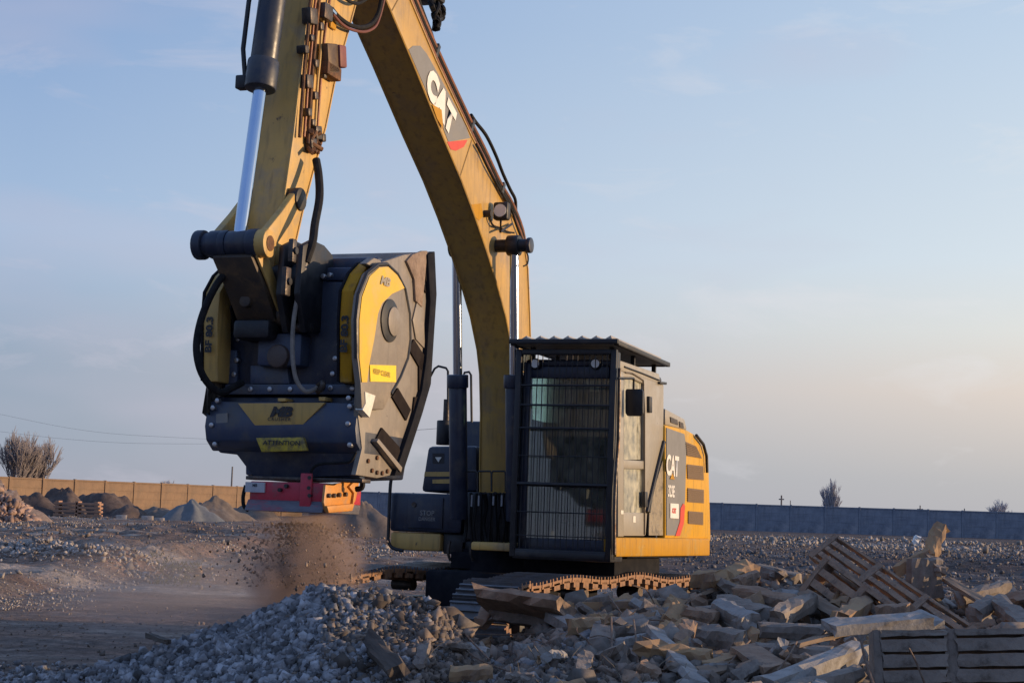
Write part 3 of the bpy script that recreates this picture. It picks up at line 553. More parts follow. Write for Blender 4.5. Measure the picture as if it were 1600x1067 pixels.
stext('ACERT', 1053.5, 798, .05, REDD, .8, .016)
_t = lo(1051, 738, 1, bs+.016); MB().prism([(_t.x+.09, _t.z-.07), (_t.x-.11, _t.z-.07), (_t.x-.01, _t.z-.005)], 1, bs+.012, bs+.015).build('logo_triangle', YELC, EX)
# pre-cleaner box and rails on the hood
pb = P2([(1040, 638), (1070, 654), (1074, 672), (1040, 664)], 1, bs-.12)
MB().prism(pb, 1, .9, bs-.12).build('air_cleaner_box', CABS, EX, .02)
MB().prism(P2([(1047, 651), (1058, 656), (1059, 664), (1048, 660)], 1, bs-.115), 1, bs-.115, bs-.11).build('box_opening', STEEL, EX)
MB().prism(P2([(1061, 658), (1067, 661), (1068, 669), (1062, 667)], 1, bs-.115), 1, bs-.115, bs-.11).build('box_opening', STEEL, EX)
g = P2([(1088, 680), (1099, 694), (1104, 712), (1105, 738)], 1, bs+.03); MB().tube([(a, bs+.03, z) for a, z in g], .018, 8).build('body_edge_seal', BLACK, EX)
# --- cab
cabp = empty('cab', Matrix.Identity(4)); cabp.parent = EX
A0, A1, CB0, CB1, CZ0, CZ1 = -.50, 1.22, .43, 1.36, 1.10, 2.86
# skeleton: pillars, sills, roof
sw = P2([(973, 566), (1030, 588), (1038, 600), (1037, 690), (1012, 800), (1006, 835), (966, 836), (966, 570)], 1, CB1)
def ring(name, outer, holes_, b0, b1, m, bev=.008):   # side wall with openings: strips around each hole
    return None
# left side wall built as separate members round the two windows
def member(px, m=CABS, b0=CB1-.07, b1=CB1, name='cab_pillar', bev=.008): return MB().prism(P2(px, 1, CB1), 1, b0, b1).build(name, m, cabp, bev)
member([(966, 562), (1030, 584), (1032, 600), (966, 578)], name='roof_rail')
member([(966, 578), (975, 581), (975, 838), (966, 838)])
member([(1007, 591), (1037, 601), (1037, 640), (1036, 690), (1022, 752), (1012, 792), (1009, 836), (1007, 836)], name='cab_rear_panel')
member([(975, 718), (1007, 720), (1007, 733), (975, 732)], name='door_middle_rail')
member([(975, 800), (1007, 801), (1007, 837), (975, 837)], name='door_lower_panel')
member([(975, 581), (1007, 591), (1007, 600), (990, 592), (975, 592)], name='door_top_rail')
# engraved rear gap: tread plate panel and black seam behind the cab
sideplate('tread_plate', [(1024, 752), (1040, 700), (1040, 836), (1012, 836), (1013, 800)], mat('tread_plate', (.30, .25, .17), (.22, .19, .15), 16, .6, .2, .6, c3=(.10, .09, .08), s3=9), CB1-.02, .012)
m = MB()
for px in ([(1037, 690), (1026, 735), (1013, 790), (1011, 800)],): m.tube([Vector((p[0], CB1+.012, p[1])) for p in P2(px, 1, CB1+.012)], .022, 8)
m.build('black_seam', BLACK, cabp)
MB().tube([Vector((p[0], CB1+.014, p[1])) for p in P2([(1031, 718), (1019, 772), (1015, 800)], 1, CB1+.014)], .012, 6).build('black_seam', BLACK, cabp)
MB().tube([Vector((p[0], CB1+.006, p[1])) for p in P2([(976, 573), (1003, 583), (1030, 594)], 1, CB1+.006)], .009, 6).build('roof_gasket', BLACK, cabp)
MB().tube([Vector((p[0], CB1+.006, p[1])) for p in P2([(977, 582), (988, 583), (1005, 594), (1007, 640), (1007, 835)], 1, CB1+.006)], .008, 6).build('door_gasket', mat('brown_gasket', (.12, .09, .06)), cabp)
gl = MB().prism(P2([(975, 592), (990, 592), (1001, 599), (1001, 718), (975, 718)], 1, CB1-.03), 1, CB1-.036, CB1-.03).build('side_window', GLASSS, cabp)
MB().prism(P2([(1001, 597), (1007, 600), (1007, 720), (1001, 719)], 1, CB1-.03), 1, CB1-.05, CB1-.03).build('window_gap', BLACK, cabp)
MB().prism(P2([(975, 732), (1007, 733), (1007, 801), (975, 800)], 1, CB1-.03), 1, CB1-.036, CB1-.03).build('door_window', GLASSS, cabp)
for q in ([(1011, 619), (1015, 620), (1015, 645), (1011, 644)], [(1004, 768), (1008, 768), (1008, 792), (1004, 792)]): MB().prism(P2(q, 1, CB1+.002), 1, CB1, CB1+.03).build('door_handle', BLACK, cabp, .006)
MB().prism(P2([(1028, 596), (1038, 597), (1038, 601), (1028, 600)], 1, CB1+.002), 1, CB1, CB1+.03).build('hinge', BLACK, cabp, .005)
sideplate('sticker', [(989, 806), (993, 806), (993, 816), (989, 816)], PAPER, CB1+.001, .002, cabp)
sideplate('sticker', [(970, 797), (974, 797), (974, 803), (970, 803)], PAPER, CB1+.001, .002, cabp)
# front pillars, right wall, rear wall with green window, floor, roof
MB().box(A1-.08, A1, CB0, CB0+.07, CZ0, CZ1).build('cab_pillar', NAVY, cabp, .015)
MB().box(A1-.08, A1, CB1-.08, CB1, CZ0, CZ1).build('cab_pillar', NAVY, cabp, .015)
MB().box(A0, A1, CB0, CB1, CZ0-.02, CZ0+.10).build('cab_floor', NAVY, cabp, .02)
MB().box(A0, A1, CB0+.01, CB1-.01, CZ1-.05, CZ1+.02).build('cab_roof', NAVY, cabp, .03)
MB().box(A1-.05, A1+.01, CB0+.07, CB1-.08, CZ1-.16, CZ1-.05).build('front_header', NAVY, cabp, .01)
wr = P2([(829, 655), (829, 600), (840, 588), (866, 588), (880, 598), (888, 614), (889, 652), (876, 654)], 1, CB0+.02)
wa = [p[0] for p in wr]; wz = [p[1] for p in wr]; a0_, a1_, z0_, z1_ = min(wa), min(max(wa), A1-.09), min(wz), min(max(wz), CZ1-.06)
MB().box(A0, a0_, CB0, CB0+.04, CZ0+.1, CZ1-.05).box(a1_, A1-.08, CB0, CB0+.04, CZ0+.1, CZ1-.05).box(a0_, a1_, CB0, CB0+.04, CZ0+.1, z0_).box(a0_, a1_, CB0, CB0+.04, z1_, CZ1-.05).prism([(a0_, z1_+.001), (a0_+.16, z1_+.001), (a0_, z1_-.22)], 1, CB0+.002, CB0+.038).build('right_wall', NAVY, cabp)
MB().box(a0_, a1_, CB0+.015, CB0+.022, z0_, z1_).build('right_window', GLASSG, cabp)
MB().box(A0, A0+.05, CB0+.04, CB1-.02, CZ0+.1, CZ1-.05).build('rear_wall', NAVY, cabp)
MB().box(A1-.03, A1-.022, CB0+.07, CB1-.08, CZ0+.10, CZ1-.16).build('windscreen', GLASSF, cabp)
MB().tube([(A1-.02, CB0+.06, 1.70), (A1-.02, CB1-.07, 1.70)], .02, 8).build('windscreen_rail', BLACK, cabp)
# interior
MB().box(-.28, .22, .74, 1.16, 1.45, 1.60).box(-.38, -.24, .76, 1.14, 1.6, 2.22).build('operator_seat', SEAT, cabp, .05)
MB().box(-.40, -.30, .84, 1.06, 2.24, 2.44).build('headrest', SEAT, cabp, .04)
for b in (.66, 1.20): MB().box(-.1, .42, b-.07, b+.07, 1.35, 1.70).tube([(.34, b, 1.7), (.38, b, 1.88)], .02).build('control_console', SEAT, cabp, .03)
MB().box(.75, .85, .50, .62, 1.75, 1.95).build('monitor', BLACK, cabp, .02)
MB().prism(P2([(914, 590), (934, 590), (936, 612), (922, 612)], 0, A1-.1), 0, A1-.1, A1-.095).build('sun_visor', mat('beige_card', (.42, .38, .31), None, 5, .8), cabp)
# front guard: frame, verticals and cross bars
GA = 1.33; GB0, GB1, GZ0, GZ1 = .40, 1.385, 1.02, 2.96
gp = empty('front_guard', Matrix.Identity(4)); gp.parent = cabp
gp = EX and gp
def gbar(m, p, q, r, name='guard_bar', mt=BLACK): return MB().tube([p, q], r, 6).build(name, mt, gp, 0)
MB().box(GA-.03, GA+.03, GB0, GB0+.055, GZ0, GZ1).build('guard_post', BLACK, gp, .008)
MB().box(GA-.03, GA+.03, GB1-.055, GB1, GZ0, GZ1).build('guard_post', BLACK, gp, .008)
MB().box(GA-.03, GA+.03, GB0+.055, GB1-.055, GZ1-.05, GZ1).build('guard_rail', BLACK, gp, .008)
MB().box(GA-.03, GA+.03, GB0+.055, GB1-.055, GZ0, GZ0+.06).build('guard_rail', BLACK, gp, .008)
for z in (2.62, 2.435, 2.22, 1.96, 1.70, 1.44, 1.22): gbar(0, (GA+.012, GB0+.05, z), (GA+.012, GB1-.05, z), .018 if z == 1.70 else (.011 if z in (2.62, 2.435, 2.22) else .005))
for k in range(15):
    b = GB0+.09+k*.0575*(.985-.26)/.785*1.08; w = .006*math.sin(k*2.3)
    gbar(0, (GA, b+w, GZ0+.05), (GA, b-w, GZ1-.04), .0048)
# guard side wings joining the cab, door-side tube rail with bare shine
MB().box(A1, GA-.03, GB1-.03, GB1, GZ0, GZ1-.02).build('guard_wing', BLACK, gp, .004)
MB().box(A1, GA-.03, GB0, GB0+.03, GZ0, GZ1-.02).build('guard_wing', BLACK, gp, .004)
rl = [lo(u, v, 1, CB1+.05) for u, v in ((968, 575), (967, 640), (966, 690), (962, 745), (960, 800), (960, 866))]
MB().tube(catmull(rl, 4), .016, 8).build('grab_rail', STEEL, gp)
MB().box(.95, GA+.02, GB0+.02, GB1, 1.0, 1.10).build('cab_base', BLACK, gp, .02)
# working lights behind the guard
for u, v in ((836, 568), (930, 568)):
    c = lo(u, v, 0, GA-.06); MB().tube([c-Vector((.06, 0, 0)), c], .052, 14).build('work_light', BLACK, cabp, .006); MB().tube([c, c+Vector((.004, 0, 0))], .040, 14).build('lamp_lens', LENS, cabp)
# roof guard: plate on posts with a row of raised slats
rg0, rg1 = -.55, 1.46
rp = empty('roof_guard', Matrix.Identity(4)); rp.parent = cabp
MB().box(rg1-.05, rg1, .36, 1.42, 3.0, 3.045).build('guard_rail', BLACK, rp, .006)
MB().box(rg0, rg1-.05, 1.37, 1.42, 2.99, 3.035).build('guard_rail', BLACK, rp, .006)
MB().box(rg0, rg1-.05, .36, .41, 2.99, 3.035).build('guard_rail', BLACK, rp, .006)
MB().box(rg0, rg0+.05, .41, 1.37, 2.99, 3.035).build('guard_rail', BLACK, rp, .006)
MB().box(rg0+.05, rg1-.05, .41, 1.37, 3.0, 3.012).build('roof_plate', CABT, rp)
for k in range(7):
    b = .49+k*.137
    MB().prism([(b-.045, 3.012), (b-.03, 3.055), (b+.02, 3.085), (b+.05, 3.012)], 0, rg0+.06, rg1-.07).build('roof_slat', CABT, rp, .004)
for a in (-.42, .4, 1.15):
    for b in (.50, 1.28): MB().box(a-.02, a+.02, b-.02, b+.02, 2.86, 3.0).build('roof_post', BLACK, rp)
# mirror
mp_ = empty('mirror', Matrix.Identity(4)); mp_.parent = cabp
mc = P2([(979, 608), (1004, 608), (1006, 612), (1006, 646), (1003, 650), (981, 650), (978, 645), (978, 612)], 0, .95)
MB().prism(mc, 0, .93, .98).build('mirror_housing', BLACK, mp_, .01)
MB().tube([lo(966, 591, 1, 1.42), lo(990, 591, 0, .95), lo(990, 610, 0, .95)], .012, 6).build('mirror_arm', BLACK, mp_)
# --- right-hand side: tool box / tank, engine cover, muffler, rails
fa_ = .55
tb = P2([(611, 770), (690, 768), (722, 770), (722, 830), (690, 832), (610, 832)], 0, fa_)
bl, br = lo(609, 800, 0, fa_).y, lo(722, 800, 0, fa_).y
zt, zm, zb_ = lo(650, 770, 0, fa_).z, lo(650, 831, 0, fa_).z, lo(650, 860, 0, fa_).z
br2 = lo(690, 800, 0, fa_).y
MB().box(-.9, fa_, bl, br, zm, zt).build('tool_box', NAVY, EX, .035)
MB().box(fa_, fa_+.018, bl+.20, br-.2, zm+.04, zt-.04).build('tool_box_door', NAVY, EX, .008)
MB().box(-.9, fa_-.005, bl+.01, br2, zb_, zm-.005).build('tool_box_skirt', YELD, EX, .03)
MB().box(-.9, fa_-.06, br2, br, zb_-.02, zm).build('step_box', BLACK, EX, .02)
lk = lo(648, 788, 0, fa_); MB().rod((fa_, lk.y, lk.z), (fa_+.03, lk.y, lk.z), .025).build('lock', STEEL, EX)
lp = lo(667, 811, 0, fa_+.02)
text('warning_lettering', 'DANGER', DECAL, EX, lp+Vector((.001, 0, 0)), (0, 1, 0), (0, 0, 1), .035, squeeze=.9); text('warning_lettering', 'STOP', DECAL, EX, lp+Vector((.001, 0, .06)), (0, 1, 0), (0, 0, 1), .05, squeeze=.9)
ub = P2([(657, 768), (668, 697), (745, 696), (745, 768)], 0, .15)
MB().prism(ub, 0, -.75, .15).build('fuel_tank', NAVY, EX, .04)
for q in ([(664, 737), (708, 737), (708, 744), (663, 744)], [(676, 749), (712, 748), (712, 755), (676, 755)]): MB().prism(P2(q, 0, .15), 0, .15, .156).build('yellow_stripe', YELD, EX)
t3 = P2([(680, 714), (690, 714), (685, 722)], 0, .155); MB().prism(t3, 0, .152, .158).build('warning_triangle', PAPER, EX)
MB().prism(P2([(676, 708), (694, 708), (694, 724), (676, 724)], 0, .15), 0, .15, .153).build('dark_sticker', BLACK, EX)
mc1 = lo(694, 676, 0, -.9)
MB().tube([(mc1.x, mc1.y, lo(694, 695, 0, -.9).z), (mc1.x, mc1.y, lo(694, 657, 0, -.9).z)], .085, 18).build('muffler', BLACK, EX, .01)
MB().tube([(mc1.x, mc1.y+.02, lo(694, 657, 0, -.9).z), (mc1.x, mc1.y+.02, lo(694, 624, 0, -.9).z)], .038, 12).build('exhaust_pipe', STEEL, EX)
hr = [lo(u, v, 0, -.6) for u, v in ((652, 640), (655, 622), (668, 597), (679, 576), (685, 572), (697, 575), (700, 580), (700, 628))]
MB().tube(hr, .013, 8).build('handrail', BLACK, EX)
MB().tube([lo(u, v, 0, -.2) for u, v in ((724, 588), (726, 582), (733, 581), (736, 586), (737, 660))], .013, 8).build('handrail', BLACK, EX)
MB().tube(catmull([lo(u, v, 0, fa_+.05) for u, v in ((615, 744), (611, 750), (609, 775), (607, 830), (607, 846), (614, 856), (630, 860))], 3), .018, 8).build('handrail', BLACK, EX)
# brown machine deck shapes between tank and boom, hydraulic block and hoses
MB().box(-.2, .7, lo(722, 800, 0, .7).y+.02, lo(800, 800, 0, .7).y, 1.14, 1.62).build('valve_cover', BLACK, EX, .03)
m = MB(); rnd = random.Random(3)
for k in range(11):
    u = 728+k*7.3; p = [lo(u+rnd.uniform(-3, 3), v, 0, .82+rnd.uniform(-.03, .05)) for v in (770, 790, 820, 848)]; m.tube(catmull(p, 3), rnd.choice((.014, .018, .022)), 6)
m.build('hydraulic_hoses', RUBBER, EX)
for u, h in ((737, 18), (748, 16), (771, 14), (784, 17)): 
    p = lo(u, 782, 0, .9); MB().tube([p-Vector((0, 0, h/320)), p+Vector((0, 0, h/320))], .010, 6).build('hose_tag', mat('light_grey_plastic', (.30, .31, .33)), EX)
for x in (724, 746, 768, 800):
    MB().tube([lo(x, 768, 0, .95), lo(x, 740, 0, .95), lo(x+2, 736, 0, .95), lo(x+20, 736, 0, .95), lo(x+22, 740, 0, .95), lo(x+22, 768, 0, .95)], .010, 6).build('guard_hoop', BLACK, EX)
MB().box(-.5, .1, -.35, .35, 1.14, 2.1).build('boom_bracket', BLACK, EX, .03)
MB().box(-1.7, -.55, -.9, .40, 1.9, 2.12).build('engine_cover', NAVY, EX, .03)
for u in (703, 738): MB().tube(catmull([lo(u, 845, 0, .6), lo(u-3, 862, 0, .62), lo(u+1, 876, 0, .6)], 4), .014, 6).build('hanging_hose', STEEL, EX)
# --- boom
bm_ = empty('boom', Matrix.Identity(4)); bm_.parent = EX
W = .18; bL, bR = B0+W, B0-W
J = [(5.25, 6.25), (4.08, 5.51), (3.47, 5.15), (2.77, 4.71), (2.26, 4.41), (1.87, 4.14), (1.53, 3.88), (1.22, 3.62), (.92, 3.33), (.70, 3.03), (.60, 2.80), (.53, 2.40), (.50, 1.9), (.42, 1.35), (.25, 1.2)]
UU = [(.02, 1.25), (-.05, 1.6), (.0, 2.3), (.10, 2.95), (.20, 3.45), (.31, 3.90), (.45, 4.12), (.78, 4.32), (1.16, 4.46), (1.66, 4.70), (2.05, 4.87), (2.97, 5.32), (3.59, 5.67), (4.9, 6.45), (5.1, 6.5)]
prof = J+UU
MB().prism(prof, 1, bR, bL).build('boom_box', YEL, bm_, .012)
e = MB()
for pl in (J[1:14], UU[:14]):
    for b in (bR-.002, bL+.002): e.tube([(a, b, z) for a, z in pl], .011, 6)
e.build('weld_flange', YEL, bm_)
def bplate(name, px, m, off=.001, th=.003, parent=bm_): return MB().prism(P2(px, 1, bL), 1, bL+off, bL+off+th).build(name, m, parent, 0, False)
bplate('grey_decal', [(638, 78), (645, 72), (656, 72), (666, 84), (685, 118), (708, 160), (728, 199), (734, 216), (700, 222), (690, 196), (672, 158), (655, 118)], DECAL)
bplate('red_stripe', [(698, 222), (730, 219), (724, 230), (712, 236), (704, 234)], REDD)
pa_, pb_ = lo(677, 140, 1, bL), lo(713, 207, 1, bL)
dirv = (pb_-pa_).normalized(); upv = dirv.cross(Vector((0, 1, 0))); upv = -upv if upv.x < 0 and False else upv
upv = Vector((0, -1, 0)).cross(dirv); 
mid = lo(689, 161, 1, bL+.012)
text('lettering', 'CAT', WHITE, bm_, mid, dirv, Vector((0, 1, 0)).cross(dirv), .235, bold=.075, squeeze=1.0, sp=1.06)
q = P2([(675, 163), (690, 172), (693, 202), (683, 186)], 1, bL+.017); MB().prism(q, 1, bL+.015, bL+.018).build('logo_triangle', YELC, bm_)
MB().prism(P2([(737, 320), (752, 318), (755, 338), (748, 345), (742, 338)], 1, bL+.004), 1, bL+.001, bL+.004).build('small_plate', YELC, bm_)
p = P2([(737, 220), (719, 276)], 1, bL+.003); MB().tube([(a, bL+.001, z) for a, z in p], .007, 5).build('weld_seam', mat('weld_bead', (.30, .19, .06)), bm_)
p = P2([(622, 0), (611, 20)], 1, bL+.003); MB().tube([(a, bL+.001, z) for a, z in p], .007, 5).build('weld_seam', bpy.data.materials['weld_bead'], bm_)
BPIPE = mat('brown_pipe', (.24, .09, .045), (.12, .055, .035), 9, .5, .2, .2)
for k, (dz, b) in enumerate(((.045, bL-.012), (.10, bL-.015), (.155, bL-.02), (.20, bL-.06), (.06, bR+.04))):
    pts = [Vector((a, b, z+dz*1.0+.0)) + Vector((-.45, 0, .89))*0 for a, z in UU[5:14]]
    MB().tube(catmull(pts, 3), .021, 8).build('boom_pipe', BPIPE if k != 1 else RUBBER, bm_)
for i in (8, 10, 11, 12): a, z = UU[i]; MB().box(-.025, .025, bR-.0, bL+.005, 0, .18, Matrix.Translation((a, 0, z)) @ Matrix.Rotation(-.48, 4, 'Y')).build('pipe_clamp', BLACK, bm_, .004)
hs = [(820, 385), (812, 365), (806, 352), (803, 318), (794, 300), (783, 272), (772, 240), (762, 218), (752, 200), (744, 190)]
MB().tube(catmull([lo(u, v, 1, bL-.03) for u, v in [(812, 380), (808, 356), (806, 330), (805, 312), (797, 296), (786, 272), (776, 246), (766, 224), (757, 208), (744, 192), (736, 180)]], 4), .017, 8).build('boom_hose', RUBBER, bm_)
MB().tube(catmull([lo(u, v, 1, bL+.03) for u, v in [(818, 380), (807, 352), (800, 330), (790, 312), (783, 300), (772, 280), (760, 258), (752, 240), (744, 226)]], 4), .013, 8).build('boom_hose', RUBBER, bm_)
MB().tube(catmull([lo(u, v, 1, bL-.1) for u, v in [(740, 200), (728, 180), (716, 158), (704, 134), (692, 110), (684, 92), (678, 70), (672, 50), (664, 30), (655, 5), (650, -15)]], 4), .022, 8).build('boom_hose', RUBBER, bm_)
# cluster of hoses and stick-cylinder mount on top, where it leaves the picture
m = MB(); rnd = random.Random(9)
for k in range(16):
    s = [(664+rnd.uniform(-4, 10), -22), (674+rnd.uniform(-8, 14), -6), (680+rnd.uniform(-6, 12), 8), (684+rnd.uniform(-8, 10), 22+rnd.uniform(-8, 6)), (683+rnd.uniform(-4, 4), 34), (678+rnd.uniform(0, 8), 46)]
    m.tube(catmull([lo(u, v, 1, B0+rnd.uniform(-.1, .15)) for u, v in s], 4), rnd.uniform(.014, .026), 6)
m.build('hose_cluster', RUBBER, bm_)
c = lo(670, -14, 1, B0); MB().box(-.13, .13, -.12, .12, -.10, .10, Matrix.Translation(c)).build('cylinder_bracket', BLACK, bm_, .03)
# work light on the boom
wl = empty('work_light', Matrix.Identity(4)); wl.parent = bm_
c = lo(783, 330, 0, lo(783, 330, 1, bL+.10).x)
MB().box(-.07, .03, -.075, .075, -.085, .085, Matrix.Translation(c)).build('lamp_housing', BLACK, wl, .02)
MB().tube([c+Vector((.03, 0, 0)), c+Vector((.036, 0, 0))], .062, 18).build('lamp_lens', LENS, wl)
c2 = lo(765, 334, 1, bL+.05); MB().rod(c2-Vector((0, .05, 0)), c2+Vector((0, .02, 0)), .035).build('lamp_bracket', BLACK, wl)
MB().tube([c-Vector((0, 0, .08)), c-Vector((.0, 0, .2)), lo(800, 350, 1, bL+.03)], .012, 6).build('lamp_bracket', BLACK, wl)
MB().tube(catmull([lo(u, v, 1, bL+.03) for u, v in ((765, 340), (770, 352), (780, 356), (792, 362), (803, 364))], 4), .010, 6).build('lamp_cable', RUBBER, wl)
# big pin for the boom cylinders
pz = lo(803, 384, 1, .30)
MB().tube([(pz.x, -.36, pz.z), (pz.x, .46, pz.z)], .062, 20).build('boom_pin', BLACK, bm_, .006)
for b in (.30, -.29): MB().tube([(pz.x, b-.06, pz.z), (pz.x, b+.06, pz.z)], .10, 20).build('rod_eye', BLACK, EX, .01)
MB().tube([(pz.x, .44, pz.z), (pz.x, .48, pz.z)], .075, 20).build('pin_cap', NAVY, bm_, .008)
base = Vector((.98, 0, 1.45)); 
for b in (.30, -.29):
    p1 = Vector((pz.x, b, pz.z)); p0 = Vector((.93 if b > 0 else .90, b, 1.35)); t = (p1-p0).normalized(); L_ = (p1-p0).length
    brl = L_*.52
    MB().tube([p0, p0+t*brl], .088, 22).build('boom_cylinder_barrel', NAVY, EX, .01)
    MB().tube([p0+t*(brl-.10), p0+t*(brl+.03)], .104, 22).build('cylinder_gland', NAVY, EX, .01)
    MB().tube([p0+t*brl, p1], .046, 18).build('cylinder_rod', CHROME, EX)
MB().tube(catmull([lo(u, v, 1, .42) for u, v in ((819, 388), (825, 400), (824, 412), (818, 416))], 4), .008, 6).build('grease_line', RUBBER, bm_)
MB().tube(catmull([lo(u, v, 1, bL-.05) for u, v in ((818, 400), (822, 430), (824, 470), (825, 500), (824, 530))], 4), .02, 6).build('boom_hose', RUBBER, bm_)
# --- stick
st_ = empty('stick', Matrix.Identity(4)); st_.parent = EX
sW = .14; sL, sR = B0+sW, B0-sW
SJ = [(5.05, 6.4), (5.24, 5.6), (5.36, 5.11), (5.43, 4.62), (5.50, 4.05), (5.58, 3.62), (5.66, 3.2), (5.70, 3.0)]
SR = [(5.55, 2.92), (5.42, 3.15), (5.28, 3.55), (5.14, 3.88), (4.98, 4.23), (4.85, 4.66), (4.62, 5.19), (4.4, 5.7), (4.5, 6.4)]
MB().prism(SJ+SR, 1, sR, sL).build('stick_box', YELD, st_, .012)
e = MB()
for pl in (SJ[:-1], SR[1:-1]):
    for b in (sR-.002, sL+.002): e.tube([(a, b, z) for a, z in pl], .009, 6)
e.build('weld_flange', YELD, st_)
def sp(u, v, off=.03): return lo(u, v, 1, sL+off)
for pts, r_ in (([(487, -10), (483, 20), (480, 60), (476, 100), (474, 130), (470, 180), (468, 215)], .013), ([(500, -10), (496, 25), (492, 70), (488, 110), (485, 150), (482, 200), (481, 225)], .015), ([(508, 20), (502, 50), (500, 90), (496, 130), (494, 170), (492, 200), (490, 222)], .011)):
    MB().tube(catmull([sp(u, v) for u, v in pts], 4), r_, 8).build('stick_pipe', RUSTY if r_ > .012 else YELD, st_)
for pts, r_ in (([(494, -10), (490, 30), (486, 80), (481, 130), (478, 175), (475, 214)], .011), ([(516, -5), (509, 40), (506, 66), (503, 100), (500, 140), (497, 180), (495, 214)], .012)):
    MB().tube(catmull([sp(u, v, .022) for u, v in pts], 4), r_, 8).build('stick_pipe', BPIPE, st_)
for (u, v, s) in ((484, 26, .06), (478, 128, .05), (489, 100, .03), (473, 78, .03), (492, 208, .05), (484, 226, .045), (500, 216, .03), (497, 42, .03), (482, 60, .025), (488, 150, .03), (478, 176, .03), (484, 192, .025), (502, 118, .025)):
    c = sp(u, v, .02); MB().box(-s, s, -.04, .04, -s, s, Matrix.Translation(c) @ Matrix.Rotation(.2, 4, 'Y')).build('pipe_clamp', STEEL, st_, .01)
c = sp(515, 92, .05); MB().box(-.09, .10, -.04, .04, -.12, .11, Matrix.Translation(c) @ Matrix.Rotation(.25, 4, 'Y')).build('valve_block', mat('rust_brown_steel', (.13, .085, .05), (.07, .045, .035), 10, .6, .3, .3), st_, .015)
c = sp(528, 88, .06); MB().box(-.06, .06, -.04, .05, -.09, .08, Matrix.Translation(c) @ Matrix.Rotation(.2, 4, 'Y')).build('valve_block', mat('red_primer_block', (.24, .07, .06), (.14, .05, .045), 8, .6, .1, .2), st_, .015)
c = sp(514, 112, .04); MB().box(-.12, .12, -.04, .05, -.05, .05, Matrix.Translation(c)).build('valve_fitting', RUSTY, st_, .01)
c = sp(516, 14, .05); MB().tube([c-Vector((.06, 0, .02)), c+Vector((.06, 0, .0))], .028, 10).build('hose_fitting', CHROME, st_)
c = sp(507, 20, .04); MB().box(-.07, .07, -.04, .04, -.06, .06, Matrix.Translation(c)).build('valve_fitting', STEEL, st_, .01)
c = sp(520, 36, .015); MB().box(-.05, .05, -.01, .01, -.05, .05, Matrix.Translation(c)).build('yellow_cap', YELC, st_, .01)
rnd = random.Random(4); m = MB()
for k in range(10):
    c = sp(492+rnd.uniform(-12, 12), 222+rnd.uniform(-16, 16), rnd.uniform(.0, .08)); d = Vector((rnd.uniform(-1, 1), rnd.uniform(-.5, 1), rnd.uniform(-1, 1))).normalized()*.05; m.tube([c-d, c+d], rnd.uniform(.012, .022), 8)
m.build('pipe_fittings', RUSTY, st_)
for pts, r_, mt in (([(528, -20), (540, -2), (556, 6), (568, 2), (580, -8), (590, -20)], .014, RUBBER), ([(518, 14), (530, 28), (548, 40), (566, 43), (582, 36), (592, 18), (597, -10), (600, -30)], .018, RUBBER), ([(520, 22), (534, 38), (550, 47), (570, 50), (586, 42), (594, 24), (600, 0)], .012, mat('reddish_hose', (.16, .05, .035), None, 3, .6))):
    MB().tube(catmull([sp(u, v, .06) for u, v in pts], 5), r_, 8).build('stick_hose', mt, st_)
# two long hoses down to the crusher
HA = 5.95
def hp3(l): return [lo(u, v, 0, a) for u, v, a in l]
# --- bucket cylinder
cyb = lo(376, 362, 1, B0); cyt = lo(408, 128, 1, B0); ax_ = (cyt-cyb).normalized()
MB().tube([cyb-ax_*.06, cyt+ax_*.05], .048, 20).build('cylinder_rod', CHROME, EX)
MB().tube([cyt, cyt+ax_*2.2], .098, 24).build('bucket_cylinder_barrel', NAVY, EX, .012)
MB().tube([cyt-ax_*.06, cyt+ax_*.16], .115, 24).build('cylinder_gland', NAVY, EX, .012)
MB().tube([cyt+Vector((0, -.13, .03)), cyt+Vector((0, -.16, .25)), cyt+Vector((0, -.135, .6)), cyt+ax_*2.0+Vector((0, -.13, 0))], .018, 8).build('cylinder_pipe', BLACK, EX)
c = cyt+Vector((0, -.13, .0)); MB().box(-.04, .04, -.06, .02, -.05, .05, Matrix.Translation(c)).build('pipe_elbow', BLACK, EX, .01)
# --- linkage at the stick tip
pn = Vector((cyb.x, 0, lo(376, 382, 1, B0).z))
for b0, b1, r_ in ((-.40, -.33, .105), (-.33, -.20, .085), (-.20, -.14, .10), (-.14, .02, .095), (.02, .10, .105), (.10, .17, .075)):
    MB().tube([(pn.x, b0, pn.z), (pn.x, b1, pn.z)], r_, 22).build('link_pin', NAVY, EX, .01)
il = lo(462, 312, 1, sL+.04); ie = Vector((pn.x-.02, .15, pn.z))
def bar(name, p, q, w0, w1, th, m, bow=0):
    d = (q-p).normalized(); s = Vector((0, 1, 0)); n_ = d.cross(s).normalized(); v = []
    for t, w in ((0, w0), (.5, (w0+w1)/2*.9), (1, w1)):
        c = p.lerp(q, t)+n_*bow*math.sin(t*math.pi)
        v += [c+n_*w+s*th, c-n_*w+s*th, c-n_*w-s*th, c+n_*w-s*th]
    f = [(0, 1, 2, 3), (11, 10, 9, 8)]
    for k in (0, 4): f += [(k+i, k+4+i, k+4+(i+1) % 4, k+(i+1) % 4) for i in range(4)]
    return MB().add(v, f).build(name, m, EX, .012)
for b in (sL+.045, sR-.045):
    bar('idler_link', Vector((il.x, b, il.z)), Vector((pn.x-.02, b, pn.z+.01)), .075, .085, .03, YELD)
    MB().tube([(il.x, b-.045, il.z), (il.x, b+.045, il.z)], .085, 18).build('link_boss', BLACK, EX, .01)
    MB().tube([(pn.x, b-.04, pn.z), (pn.x, b+.05, pn.z)], .10, 18).build('link_boss', YELD if b > 0 else NAVY, EX, .01)
